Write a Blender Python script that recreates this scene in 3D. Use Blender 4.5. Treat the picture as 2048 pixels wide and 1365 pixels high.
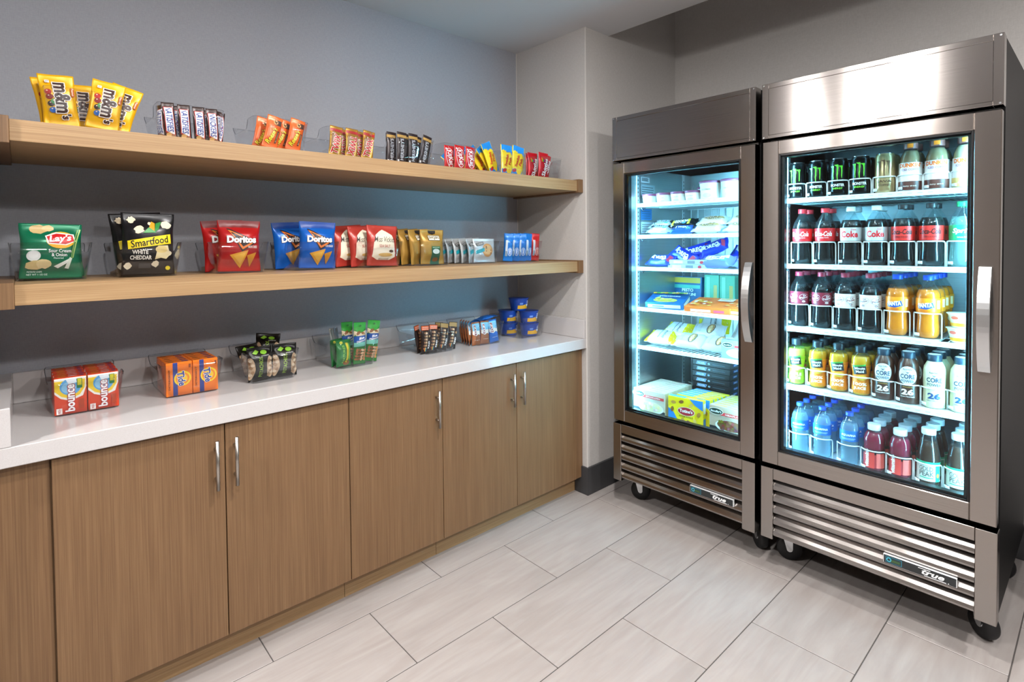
import bpy, bmesh, math, random
from mathutils import Vector, Matrix
R = math.radians
rnd = random.Random(7)
for o in list(bpy.data.objects):
    bpy.data.objects.remove(o)
SC = bpy.context.scene
COL = SC.collection

# ------------------------------------------------------------------ camera
def make_camera():
    yaw, pitch, roll = R(47.8867), R(-1.4598), R(-0.5122)
    fw = Vector((math.cos(yaw)*math.cos(pitch), math.sin(yaw)*math.cos(pitch), math.sin(pitch)))
    rt = Vector((math.sin(yaw), -math.cos(yaw), 0)); up = rt.cross(fw)
    r2 = rt*math.cos(roll) + up*math.sin(roll); u2 = up*math.cos(roll) - rt*math.sin(roll)
    cam = bpy.data.cameras.new('camera')
    cam.sensor_width = 36; cam.lens = 1086.65/2048*36
    cam.shift_y = -(682.5-516.82)/2048
    cam.clip_start = .05
    o = bpy.data.objects.new('camera', cam); COL.objects.link(o)
    m = Matrix.Identity(4)
    for i in range(3):
        m[i][0], m[i][1], m[i][2] = r2[i], u2[i], -fw[i]
    m[0][3], m[1][3], m[2][3] = -2.2729, -2.46, 1.3748
    o.matrix_world = m
    SC.camera = o
make_camera()

# ------------------------------------------------------------------ world, exposure
w = bpy.data.worlds.new('world'); SC.world = w; w.use_nodes = True
w.node_tree.nodes['Background'].inputs[0].default_value = (.55, .6, .7, 1)
w.node_tree.nodes['Background'].inputs[1].default_value = .2
SC.view_settings.view_transform = 'Standard'
SC.view_settings.look = 'None'
SC.view_settings.exposure = 0.0
SC.view_settings.gamma = 1.0
SC.view_settings.use_curve_mapping = False
if hasattr(SC, 'cycles'): SC.cycles.transparent_max_bounces = 40
CAN_POWER = 35.0         # each recessed ceiling downlight (W)
CAN_FILL = 12.0          # added point fill per downlight, brightens the upper walls (W)
CAN_COLOUR = (1.0, .965, .94)
LED_STRENGTH = 230.0      # fridge door LED strips
LED_COLOUR = (.30, .76, 1.0)
ZC = 2.538               # low ceiling
CANS = [(-1.3, -1.7), (-2.2, -2.35), (-3.2, -.55), (-3.2, -.98), (-1.5, -3.4), (-.35, -3.5)]  # second, fifth and sixth added as unseen fill; others read off shadows and streaks

# ------------------------------------------------------------------ helpers: colour, material
def lin(h):
    h = h.lstrip('#')
    c = [int(h[i:i+2], 16)/255 for i in (0, 2, 4)]
    return tuple((x/12.92 if x <= .04045 else ((x+.055)/1.055)**2.4) for x in c) + (1,)
MATS = {}
def M(hexcol, rough=.45, metal=0, spec=.5, name=None, coat=0, emit=0):
    key = (hexcol, rough, metal, spec, coat, emit)
    if key in MATS: return MATS[key]
    m = bpy.data.materials.new(name or 'paint_'+hexcol.lstrip('#')); m.use_nodes = True
    b = m.node_tree.nodes['Principled BSDF']; c = lin(hexcol)
    b.inputs['Base Color'].default_value = c
    b.inputs['Roughness'].default_value = rough
    b.inputs['Metallic'].default_value = metal
    b.inputs['Specular IOR Level'].default_value = spec
    b.inputs['Coat Weight'].default_value = coat
    if emit:
        b.inputs['Emission Color'].default_value = c; b.inputs['Emission Strength'].default_value = emit
    m.diffuse_color = c
    MATS[key] = m
    return m
class N:
    """tiny node-graph helper"""
    def __init__(s, name):
        s.m = bpy.data.materials.new(name); s.m.use_nodes = True; s.t = s.m.node_tree
        s.b = s.t.nodes['Principled BSDF']; s.out = s.t.nodes['Material Output']
    def n(s, typ, **kw):
        nd = s.t.nodes.new(typ)
        for k, v in kw.items():
            if hasattr(nd, k): setattr(nd, k, v)
            else: nd.inputs[k.replace('_', ' ')].default_value = v
        return nd
    def l(s, a, b): s.t.links.new(a, b)
    def coord(s, scale, rot=(0, 0, 0), which='Object', rand=0):
        tc = s.n('ShaderNodeTexCoord'); mp = s.n('ShaderNodeMapping')
        mp.inputs['Scale'].default_value = scale; mp.inputs['Rotation'].default_value = rot
        s.l(tc.outputs[which], mp.inputs[0])
        if rand:
            oi = s.n('ShaderNodeObjectInfo'); ml = s.n('ShaderNodeMath', operation='MULTIPLY'); ml.inputs[1].default_value = rand
            cx = s.n('ShaderNodeCombineXYZ'); s.l(oi.outputs['Random'], ml.inputs[0])
            s.l(ml.outputs[0], cx.inputs[0]); s.l(ml.outputs[0], cx.inputs[2]); s.l(cx.outputs[0], mp.inputs['Location'])
        return mp.outputs[0]
    def ramp(s, fac, stops):
        r = s.n('ShaderNodeValToRGB'); e = r.color_ramp.elements
        while len(e) < len(stops): e.new(.5)
        for q, (p, c) in zip(e, stops): q.position = p; q.color = lin(c) if isinstance(c, str) else (c, c, c, 1)
        s.l(fac, r.inputs[0]); return r.outputs[0]
    def bump(s, h, strength, dist=.002):
        b = s.n('ShaderNodeBump'); b.inputs['Strength'].default_value = strength; b.inputs['Distance'].default_value = dist
        s.l(h, b.inputs['Height']); s.l(b.outputs[0], s.b.inputs['Normal'])
    def noise(s, vec, scale, detail=3, rough=.5, dist=0):
        n = s.n('ShaderNodeTexNoise'); n.inputs['Scale'].default_value = scale; n.inputs['Detail'].default_value = detail
        n.inputs['Roughness'].default_value = rough; n.inputs['Distortion'].default_value = dist
        s.l(vec, n.inputs['Vector']); return n.outputs['Fac']
    def mix(s, f, a, b, typ='MIX'):
        x = s.n('ShaderNodeMix', data_type='RGBA', blend_type=typ)
        for sock, v in ((x.inputs[0], f), (x.inputs[6], a), (x.inputs[7], b)):
            if hasattr(v, 'links'): s.l(v, sock)
            else: sock.default_value = lin(v) if isinstance(v, str) else (v if not isinstance(v, (int, float)) or sock == x.inputs[0] else (v, v, v, 1))
        return x.outputs[2]

def wall_mat(name, c1, c2, bump=.12):
    k = N(name)
    v = k.coord((1, 1, 1))
    a = k.noise(k.coord((400, 400, 60)), 1, 2); b = k.noise(k.coord((60, 60, 420)), 1, 2)
    mixd = k.mix(.5, a, b)
    k.l(k.mix(k.ramp(mixd, [(.35, 0.0), (.65, 1.0)]), c1, c2), k.b.inputs['Base Color'])
    k.b.inputs['Roughness'].default_value = .75; k.b.inputs['Specular IOR Level'].default_value = .25
    k.bump(mixd, bump, .001)
    return k.m
def wood_mat(name, dark, mid, light, axis):
    k = N(name)
    sc = {'x': (3, 420, 420), 'z': (300, 300, 3)}[axis]
    g = k.noise(k.coord(sc), 1, 4, .6)
    sc2 = {'x': (1.2, 40, 40), 'z': (40, 40, 1.2)}[axis]
    h = k.noise(k.coord(sc2), 1, 3, .5, .4)
    c = k.ramp(g, [(.3, dark), (.5, mid), (.7, light)])
    c2 = k.ramp(h, [(.35, '#c9bfb6'), (.65, '#ffffff')])
    k.l(k.mix(.22, c, c2, 'MULTIPLY'), k.b.inputs['Base Color'])
    k.b.inputs['Roughness'].default_value = .45; k.b.inputs['Specular IOR Level'].default_value = .35
    k.bump(g, .08, .0006)
    return k.m
def steel_mat(name, col, rough, tangent, aniso=.75):
    k = N(name)
    sc = (3, 3, 900)
    g = k.noise(k.coord(sc), 1, 2)
    k.l(k.mix(.25, col, k.ramp(g, [(.3, '#8d8a88'), (.7, '#ffffff')]), 'MULTIPLY'), k.b.inputs['Base Color'])
    k.b.inputs['Metallic'].default_value = 1; k.b.inputs['Roughness'].default_value = rough
    k.b.inputs['Anisotropic'].default_value = aniso
    c = k.n('ShaderNodeCombineXYZ')
    for i in range(3): c.inputs[i].default_value = tangent[i]
    k.l(c.outputs[0], k.b.inputs['Tangent'])
    return k.m
def clear_mat(name, tint, ior=1.45, rough=.03, body=None, body_fac=0.0, gloss=1.0, graze=.7):
    """thin clear plastic or glass: passes light straight, reflects by Fresnel"""
    k = N(name); t = k.t
    tr = k.n('ShaderNodeBsdfTransparent'); tr.inputs[0].default_value = lin(tint)
    gl = k.n('ShaderNodeBsdfGlossy'); gl.inputs['Roughness'].default_value = rough; gl.inputs[0].default_value = (gloss, gloss, gloss, 1)
    lw = k.n('ShaderNodeLayerWeight'); lw.inputs[0].default_value = .5
    pw = k.n('ShaderNodeMath', operation='POWER'); pw.inputs[1].default_value = 4.0; k.l(lw.outputs['Facing'], pw.inputs[0])
    f0 = ((ior-1)/(ior+1))**2
    fr = k.n('ShaderNodeMath', operation='MULTIPLY_ADD'); fr.inputs[1].default_value = graze; fr.inputs[2].default_value = f0; k.l(pw.outputs[0], fr.inputs[0])
    mx = k.n('ShaderNodeMixShader'); k.l(fr.outputs[0], mx.inputs[0])
    base = tr.outputs[0]
    if body:
        df = k.n('ShaderNodeBsdfTranslucent'); df.inputs[0].default_value = lin(body)
        d2 = k.n('ShaderNodeBsdfDiffuse'); d2.inputs[0].default_value = lin(body)
        m0 = k.n('ShaderNodeMixShader'); m0.inputs[0].default_value = .5; k.l(df.outputs[0], m0.inputs[1]); k.l(d2.outputs[0], m0.inputs[2])
        m1 = k.n('ShaderNodeMixShader'); m1.inputs[0].default_value = body_fac
        k.l(tr.outputs[0], m1.inputs[1]); k.l(m0.outputs[0], m1.inputs[2]); base = m1.outputs[0]
    k.l(base, mx.inputs[1]); k.l(gl.outputs[0], mx.inputs[2]); k.l(mx.outputs[0], k.out.inputs[0])
    return k.m
def foil_mat(hexcol, rough=.3, metal=.35):
    return M(hexcol, rough, metal, .5)
WALL_BLUE = wall_mat('blue_grey_wallpaper', '#989ba3', '#a2a5ad')
WALL_BEIGE = wall_mat('beige_grey_wallpaper', '#bab7b4', '#c5c2bf')
WALL_DIM = wall_mat('wallpaper_dimmed', '#5d5650', '#655e58')  # unseen rear walls toned dark to cut fill light and steel reflections
CEIL = M('#c9cbce', .8, name='ceiling_paint')
WOOD_X = wood_mat('oak_laminate_horizontal', '#8f7150', '#a1825d', '#b0936d', 'x')
WOOD_Z = wood_mat('oak_laminate_vertical_shaded', '#6c5139', '#7a5d41', '#86694b', 'z')  # same laminate as the shelves; door shading put into the darker tones
STEEL_Y = steel_mat('brushed_steel', '#a59f9b', .20, (0, 0, 1), .9)
STEEL_Z = steel_mat('brushed_steel_upright', '#a8a19c', .20, (0, 0, 1), .9)
NICKEL = M('#b4afa8', .32, 1, name='satin_nickel')
CHROME = M('#d5d8da', .15, 1, name='chrome')
BLACK = M('#0b0b0d', .25, name='black_gloss')
BLACKM = M('#101012', .6, name='black_matte')
RUBBER = M('#141416', .55, name='caster_rubber')
WHITE = M('#eef2f4', .35, name='white_plastic')
ACRYLIC = clear_mat('clear_acrylic', '#f7f8f9', 1.4, .02)
ACRYLIC_EDGE = clear_mat('clear_acrylic_edge', '#9ba0a6', 1.5, .05)  # grey tint paints in the dark look of refraction at the rim
GLASS = clear_mat('door_glass', '#eef8fa', 1.3, .01)
PET = clear_mat('clear_pet', '#eaf4f6', 1.4, .04, '#eef6fa', .018, graze=.5)
def quartz():
    k = N('white_quartz')
    g = k.noise(k.coord((1, 1, 1)), 900, 2, .6)
    k.l(k.ramp(g, [(.3, '#b6b3b3'), (.45, '#c2bfbf'), (.7, '#c7c4c4')]), k.b.inputs['Base Color'])
    k.b.inputs['Roughness'].default_value = .16; k.b.inputs['Specular IOR Level'].default_value = .5
    return k.m
QUARTZ = quartz()
def tile_mat():
    k = N('porcelain_tile')
    v = k.coord((1.0, 4.5, 1), (0, 0, R(14)), rand=40)
    a = k.noise(v, 2.2, 5, .55, 1.2)
    b = k.noise(k.coord((1.2, 14, 1), (0, 0, R(9)), rand=23), 2.0, 3, .55, 1.0)
    c = k.ramp(a, [(.28, '#9c9693'), (.5, '#a39d9a'), (.75, '#aaa5a2')])
    d = k.ramp(b, [(.35, '#ebe6e3'), (.65, '#ffffff')])
    k.l(k.mix(.5, c, d, 'MULTIPLY'), k.b.inputs['Base Color'])
    k.b.inputs['Roughness'].default_value = .42
    return k.m
TILE = tile_mat()
GROUT = M('#4a4644', .9, name='dark_grout')

# ------------------------------------------------------------------ helpers: objects
def tag(o, label=None, cat=None, group=None, kind=None):
    if label: o['label'] = label
    if cat: o['category'] = cat
    if group: o['group'] = group
    if kind: o['kind'] = kind
    return o
def empty(name, loc=(0, 0, 0), rz=0):
    o = bpy.data.objects.new(name, None); COL.objects.link(o)
    o.empty_display_size = .05; o.location = loc; o.rotation_euler = (0, 0, rz); return o
def link(name, me, parent=None):
    o = bpy.data.objects.new(name, me); COL.objects.link(o); o.parent = parent; return o
class MB:
    """collects faces and links them as one mesh object"""
    def __init__(s): s.v = []; s.f = []; s.m = []; s.sm = []
    def add(s, vs, fs, mi=0, smooth=False):
        k = len(s.v); s.v += [tuple(p) for p in vs]
        for f in fs: s.f.append(tuple(i+k for i in f)); s.m.append(mi); s.sm.append(smooth)
        return s
    def box(s, x0, x1, y0, y1, z0, z1, mi=0):
        x0, x1 = min(x0, x1), max(x0, x1); y0, y1 = min(y0, y1), max(y0, y1); z0, z1 = min(z0, z1), max(z0, z1)
        vs = [(x, y, z) for z in (z0, z1) for y in (y0, y1) for x in (x0, x1)]
        return s.add(vs, [(0, 2, 3, 1), (4, 5, 7, 6), (0, 1, 5, 4), (2, 6, 7, 3), (0, 4, 6, 2), (1, 3, 7, 5)], mi)
    def bbox(s, x0, x1, y0, y1, z0, z1, b=.002, mi=0, seg=1):
        """box with bevelled edges"""
        bm = bmesh.new(); bmesh.ops.create_cube(bm, size=1)
        for v in bm.verts:
            v.co = Vector(((x0+x1)/2+v.co.x*abs(x1-x0), (y0+y1)/2+v.co.y*abs(y1-y0), (z0+z1)/2+v.co.z*abs(z1-z0)))
        bmesh.ops.bevel(bm, geom=bm.edges[:], offset=b, segments=seg, affect='EDGES', profile=.5)
        bm.verts.index_update()
        s.add([v.co.copy() for v in bm.verts], [[v.index for v in f.verts] for f in bm.faces], mi, False); bm.free(); return s
    def lathe(s, prof, n=24, c=(0, 0, 0), mi=0, mod=None, cap0=True, cap1=True, axis='z', smooth=True):
        vs = []
        for (r, z) in prof:
            for i in range(n):
                a = 2*math.pi*i/n; q = r*(mod(z, a) if mod else 1)
                p = (q*math.cos(a), q*math.sin(a), z)
                if axis == 'x': p = (p[2], p[0], p[1])
                if axis == 'y': p = (p[0], p[2], p[1])
                vs.append((p[0]+c[0], p[1]+c[1], p[2]+c[2]))
        fs = []
        for k in range(len(prof)-1):
            for i in range(n):
                j = (i+1) % n; fs.append((k*n+i, k*n+j, (k+1)*n+j, (k+1)*n+i))
        s.add(vs, fs, mi, smooth)
        b = len(s.v)-len(vs)
        if cap0: s.f.append(tuple(b+i for i in reversed(range(n)))); s.m.append(mi); s.sm.append(False)
        if cap1: s.f.append(tuple(b+(len(prof)-1)*n+i for i in range(n))); s.m.append(mi); s.sm.append(False)
        return s
    def tube(s, pts, r, n=8, mi=0, caps=True, flat=None):
        pts = [Vector(p) for p in pts]; vs = []; fs = []
        for k, p in enumerate(pts):
            d = (pts[min(k+1, len(pts)-1)]-pts[max(k-1, 0)]).normalized()
            a = Vector((0, 0, 1)) if abs(d.z) < .9 else Vector((1, 0, 0))
            u = d.cross(a).normalized(); w_ = u.cross(d)
            ru, rw = (r, r) if not flat else flat
            for i in range(n):
                t = 2*math.pi*i/n; vs.append(p+u*ru*math.cos(t)+w_*rw*math.sin(t))
        for k in range(len(pts)-1):
            for i in range(n):
                j = (i+1) % n; fs.append((k*n+i, k*n+j, (k+1)*n+j, (k+1)*n+i))
        if caps: fs.append(tuple(reversed(range(n)))); fs.append(tuple((len(pts)-1)*n+i for i in range(n)))
        return s.add(vs, fs, mi, True)
    def prism(s, pts, axis, a0, a1, mi=0, smooth=False):
        """extrude the closed 2D outline pts along an axis from a0 to a1"""
        n = len(pts); vs = []
        for a in (a0, a1):
            for (p, q) in pts: vs.append({'x': (a, p, q), 'y': (p, a, q), 'z': (p, q, a)}[axis])
        fs = [(i, (i+1) % n, n+(i+1) % n, n+i) for i in range(n)]
        s.add(vs, fs, mi, smooth)
        b = len(s.v)-2*n
        for f in (tuple(b+i for i in reversed(range(n))), tuple(b+n+i for i in range(n))): s.f.append(f); s.m.append(mi); s.sm.append(False)
        return s
    def mesh(s, name, mats):
        me = bpy.data.meshes.new(name); me.from_pydata(s.v, [], s.f)
        if not isinstance(mats, (list, tuple)): mats = [mats]
        for m in mats: me.materials.append(m)
        me.polygons.foreach_set('material_index', s.m); me.polygons.foreach_set('use_smooth', s.sm)
        bm = bmesh.new(); bm.from_mesh(me); bmesh.ops.recalc_face_normals(bm, faces=bm.faces[:]); bm.to_mesh(me); bm.free()
        me.update(); return me
    def build(s, name, mats, parent=None): return link(name, s.mesh(name, mats), parent)
def copy_tree(o, parent=None):
    c = o.copy(); COL.objects.link(c); c.parent = parent
    for ch in list(o.children): copy_tree(ch, c)
    return c
def put(o, loc, rx=0, ry=0, rz=0):
    o.location = loc; o.rotation_euler = (rx, ry, rz); return o
ORD = ['first', 'second', 'third', 'fourth', 'fifth', 'sixth', 'seventh', 'eighth', 'ninth', 'tenth']

# ------------------------------------------------------------------ helpers: printed art that follows a surface
TMP = bpy.data.scenes.new('text_scratch'); TXT = {}
def text_shape(s, weight, shear):
    key = (s, weight, shear)
    if key in TXT: return TXT[key]
    cu = bpy.data.curves.new('scratch', 'FONT'); cu.body = s; cu.size = 1; cu.offset = weight; cu.shear = shear
    cu.resolution_u = 2; cu.fill_mode = 'FRONT'
    ob = bpy.data.objects.new('scratch', cu); TMP.collection.objects.link(ob)
    TMP.view_layers[0].update()
    ev = ob.evaluated_get(TMP.view_layers[0].depsgraph); me = ev.to_mesh()
    vs = [(v.co.x, v.co.y) for v in me.vertices]; fs = [tuple(p.vertices) for p in me.polygons]
    ev.to_mesh_clear(); bpy.data.objects.remove(ob); bpy.data.curves.remove(cu)
    xs = [p[0] for p in vs] or [0]; ys = [p[1] for p in vs] or [0]
    TXT[key] = (vs, fs, (min(xs), max(xs), min(ys), max(ys))); return TXT[key]
class Art:
    def __init__(s, step=.012): s.items = []; s.layer = 1; s.step = step; s.dv = 0
    def _tri(s, pts, tris, col, step=None):
        step = step or s.step
        out = []; stack = [(tuple(pts[a]), tuple(pts[b]), tuple(pts[c]), 0) for a, b, c in tris]
        while stack:
            a, b, c, d = stack.pop()
            L = [math.dist(a, b), math.dist(b, c), math.dist(c, a)]; k = max(range(3), key=lambda i: L[i])
            if L[k] < step or d > 9: out.append((a, b, c)); continue
            if k == 1: a, b, c = b, c, a
            elif k == 2: a, b, c = c, a, b
            m = ((a[0]+b[0])/2, (a[1]+b[1])/2); stack += [(a, m, c, d+1), (m, b, c, d+1)]
        vs = []; fs = []; ix = {}
        for t in out:
            f = []
            for p in t:
                q = (round(p[0], 7), round(p[1], 7))
                if q not in ix: ix[q] = len(vs); vs.append(q)
                f.append(ix[q])
            fs.append(tuple(f))
        s.items.append((vs, fs, col, s.layer)); s.layer += 1; return s
    def poly(s, pts, col):
        from mathutils.geometry import tessellate_polygon
        return s._tri(pts, tessellate_polygon([[Vector((p[0], p[1], 0)) for p in pts]]), col)
    def rect(s, cx, cy, w, h, col, rot=0):
        c, d = math.cos(R(rot)), math.sin(R(rot))
        return s.poly([(cx+x*c-y*d, cy+x*d+y*c) for x, y in ((-w/2, -h/2), (w/2, -h/2), (w/2, h/2), (-w/2, h/2))], col)
    def ell(s, cx, cy, rx, ry, col, rot=0, n=20, a0=0, a1=360):
        c, d = math.cos(R(rot)), math.sin(R(rot)); P = []
        full = a1-a0 >= 360
        for i in range(n if full else n+1):
            t = R(a0+(a1-a0)*i/n); x, y = rx*math.cos(t), ry*math.sin(t); P.append((cx+x*c-y*d, cy+x*d+y*c))
        return s.poly(P, col)
    def blob(s, cx, cy, r, col, seed=1, n=14, sq=1, amp=.25):
        q = random.Random(seed); return s.poly([(cx+r*(1+amp*(q.random()-.5))*math.cos(2*math.pi*i/n), cy+sq*r*(1+amp*(q.random()-.5))*math.sin(2*math.pi*i/n)) for i in range(n)], col)
    def text(s, t, cx, cy, h, col, rot=0, fit=None, shear=0, wt=.012, ol=None):
        """h: letter height (tallest glyph), fit: squeeze to this width, ol: (colour, width) outline drawn below"""
        vs, fs, bb = text_shape(t, wt, shear)
        k = h/max(bb[3]-bb[2], 1e-6); kx = k if not fit else fit/max(bb[1]-bb[0], 1e-6)
        mx, my = (bb[0]+bb[1])/2, (bb[2]+bb[3])/2; c, d = math.cos(R(rot)), math.sin(R(rot))
        def emit(weight, colr):
            v2, f2, _ = text_shape(t, weight, shear)
            P = [((p[0]-mx)*kx, (p[1]-my)*k) for p in v2]
            Q = [(cx+x*c-y*d, cy+x*d+y*c) for x, y in P]
            tris = [(f[0], f[i], f[i+1]) for f in f2 for i in range(1, len(f)-1)]
            s._tri(Q, tris, colr, min(s.step, .007))
        if ol: emit(wt+ol[1], ol[0])
        emit(wt, col); return s
    def build(s, name, parent, S, rough=.4, gap=.0003, base=.0004):
        mb = MB(); mats = []; idx = {}
        for vs, fs, col, layer in s.items:
            if col not in idx: idx[col] = len(mats); mats.append(M(col, rough))
            mb.add([S(u, v+s.dv, base+gap*layer) for u, v in vs], fs, idx[col], True)
        me = bpy.data.meshes.new(name); me.from_pydata(mb.v, [], mb.f)
        for m in mats: me.materials.append(m)
        me.polygons.foreach_set('material_index', mb.m); me.polygons.foreach_set('use_smooth', mb.sm); me.update()
        return link(name, me, parent)
# ================================================================== the setting
def struct(name, mb, mats, parent=None):
    o = mb.build(name, mats, parent)
    if parent is None: o['kind'] = 'structure'
    return o
XW, YF = -4.6, -4.3      # far ends of the room behind and beside the camera
struct('wall_back', MB().box(XW, .0, 0, .12, 0, 3.0), WALL_BLUE)
struct('wall_pier', MB().box(0, .99, -.547, .12, 0, 3.05), WALL_BEIGE)
struct('wall_fridge_side', MB().box(.891, 1.0, YF, -.547, 0, 3.05), WALL_BEIGE)
struct('wall_left_pier', MB().box(-2.58, -2.345, -.552, 0, 0, ZC), WALL_BEIGE)
struct('wall_rear', MB().box(XW, 1.0, YF-.1, YF, 0, 3.05), WALL_DIM)
struct('wall_far_left', MB().box(XW-.1, XW, YF-.1, .12, 0, 3.05), WALL_DIM)
ceil = struct('ceiling', MB().box(XW, .2, YF, 0, ZC, 3.0), CEIL)
struct('ceiling_over_fridges', MB().box(.2, .891, YF, -.547, 3.0, 3.05), CEIL)
floor = struct('floor', MB().box(XW, .891, YF, 0, -.05, -.0015), GROUT)
def build_tiles():
    xa, tl, ya, tw, g = -.3418, .671, -.6127, .329, .0016
    cache = {}
    for r in range(-1, 12):
        y1 = ya-(r-1)*tw-tw; y0 = y1-tw            # rows counted away from the wall
        y1, y0 = ya-(r-1)*tw, ya-r*tw
        y0, y1 = max(y0, YF), min(y1, 0)
        if y1-y0 < .02: continue
        off = {0: 0, 1: .517}[r % 2]
        for n in range(-9, 6):
            x0 = xa+(n+off)*tl; x1 = x0+tl
            x0, x1 = max(x0, XW), min(x1, .891)
            if x1-x0 < .02: continue
            key = (round(x1-x0, 3), round(y1-y0, 3))
            if key not in cache:
                w_, d_ = (x1-x0)/2-g, (y1-y0)/2-g
                cache[key] = MB().bbox(-w_, w_, -d_, d_, -.008, 0, .0012).mesh('floor_tile', TILE)
            o = link('floor_tile', cache[key], floor); o.location = ((x0+x1)/2, (y0+y1)/2, 0)
build_tiles()
BB = M('#3b3b3d', .5, name='charcoal_vinyl')
def baseboard():
    mb = MB()
    mb.prism([(-.012, -.466), (-.012, -.559), (.4, -.559), (.4, -.547), (0, -.547), (0, -.466)], 'z', 0, .15)
    struct('baseboard_pier', mb, BB)
    struct('baseboard_fridge_side', MB().bbox(.879, .891, YF, -.56, 0, .15, .002), BB)
baseboard()
TRIM = M('#cfccc8', .5, name='corner_bead')
struct('trim_1', MB().bbox(-.003, .004, -.550, -.543, .15, ZC, .001), TRIM)
struct('trim_2', MB().bbox(-.0035, 0, -.0035, 0, .96, ZC, .0008), TRIM)

# ------------------------------------------------------------------ ceiling downlights
def downlight(i, x, y):
    root = empty('ceiling_downlight', (x, y, ZC))
    tag(root, 'unseen recessed ceiling downlight with white trim ring, %s of the row' % ORD[i], 'light', 'recessed ceiling downlights')
    MB().lathe([(.062, -.001), (.085, -.001), (.085, -.006), (.078, -.009), (.062, -.004), (.062, -.001)], 28, cap0=False, cap1=False).build('trim_ring', M('#e6e6e6', .5), root)
    MB().lathe([(.0005, -.0015), (.061, -.0015)], 28, cap0=False, cap1=False).build('lens', M('#fff3e2', .5, emit=6), root)
    la = bpy.data.lights.new('downlight_beam', 'AREA'); la.shape = 'DISK'; la.size = .12; la.energy = CAN_POWER; la.color = CAN_COLOUR; la.spread = R(180)
    lo = bpy.data.objects.new('downlight_beam', la); COL.objects.link(lo); lo.parent = root; lo.location = (0, 0, -.012)
    lp = bpy.data.lights.new('wall_fill_light', 'POINT'); lp.energy = CAN_FILL; lp.color = CAN_COLOUR; lp.shadow_soft_size = .05  # extra point light added to lift the walls, not part of the fitting
    lo = bpy.data.objects.new('wall_fill_light', lp); COL.objects.link(lo); lo.parent = root; lo.location = (0, 0, -.075)
for i, (x, y) in enumerate(CANS): downlight(i, x, y)

# ------------------------------------------------------------------ cabinets and worktop
ZCT, ZCB = .859, .8056
def cabinet(name, label, x0, x1, doors, fill_l=None, fill_r=None):
    root = tag(empty(name, ((x0+x1)/2, -.25, 0)), label, 'cabinet', 'oak base cabinets under the worktop')
    ox, oy = root.location.x, root.location.y
    def B(mb): 
        mb.v = [(p[0]-ox, p[1]-oy, p[2]) for p in mb.v]; return mb
    a0 = fill_l if fill_l is not None else x0; a1 = fill_r if fill_r is not None else x1
    B(MB().box(a0+.001, a1-.001, -.502, -.03, .098, ZCB-.001)).build('carcass', WOOD_Z, root)
    B(MB().box(a0+.001, a1-.001, -.462, -.42, 0, .098)).build('toe_kick', WOOD_X, root)
    if fill_l is not None: B(MB().bbox(fill_l+.001, x0-.002, -.512, -.502, .09, ZCB-.001, .001)).build('filler_panel', WOOD_Z, root)
    if fill_r is not None: B(MB().bbox(x1+.002, fill_r-.001, -.512, -.502, .09, ZCB-.001, .001)).build('filler_panel', WOOD_Z, root)
    for (d0, d1, hx) in doors:
        d = B(MB().bbox(d0+.0015, d1-.0015, -.527, -.506, .098, .799, .0012)).build('door', WOOD_Z, root)
        h = MB()
        h.tube([(hx, -.556, .597), (hx, -.556, .756)], .0058, 12)
        for z in (.628, .725): h.tube([(hx, -.527, z), (hx, -.556, z)], .0042, 8)
        B(h).build('bar_handle', NICKEL, d)
cabinet('base_cabinet', 'oak laminate double-door cabinet farthest from the fridges, below the dryer sheet boxes', -2.226, -1.365, [(-2.226, -1.794, -1.823), (-1.794, -1.365, -1.766)], fill_l=-2.345)
cabinet('base_cabinet', 'single-door oak laminate cabinet between the two double-door cabinets', -1.365, -.937, [(-1.365, -.937, -.971)])
cabinet('base_cabinet', 'oak laminate double-door cabinet nearest the fridges and the pier', -.937, -.068, [(-.937, -.503, -.539), (-.503, -.068, -.475)], fill_r=0)
def worktop():
    o = MB().bbox(-2.3448, -.0002, -.546, -.0005, ZCB, ZCT, .002).build('worktop', QUARTZ)
    tag(o, 'white speckled quartz worktop with upstands running over the oak cabinets', 'worktop')
    for (a, b, c, d) in ((-2.303, -.0205, -.02, -.0005), (-2.3448, -2.303, -.546, -.0005), (-.0205, -.0002, -.546, -.0005)):
        MB().bbox(a, b, c, d, ZCT+.0005, .961, .0015).build('upstand', QUARTZ, o)
worktop()
def wall_shelf(label, z0, z1):
    o = MB().bbox(-2.288, -.036, -.514, -.0005, z0, z1, .001).build('wall_shelf', WOOD_X)
    tag(o, label, 'shelf', 'oak wall shelves')
    for a, b in ((-2.3448, -2.288), (-.036, -.0002)):
        MB().bbox(a, b, -.526, -.0005, z0-.008, z1+.006, .001).build('end_cleat', WOOD_Z, o)
Z1, Z2 = 1.717, 1.279
wall_shelf('upper oak laminate wall shelf holding the chocolate and candy bins', 1.66, Z1)
wall_shelf('lower oak laminate wall shelf holding the chip and cookie bins', 1.2235, Z2)

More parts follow.
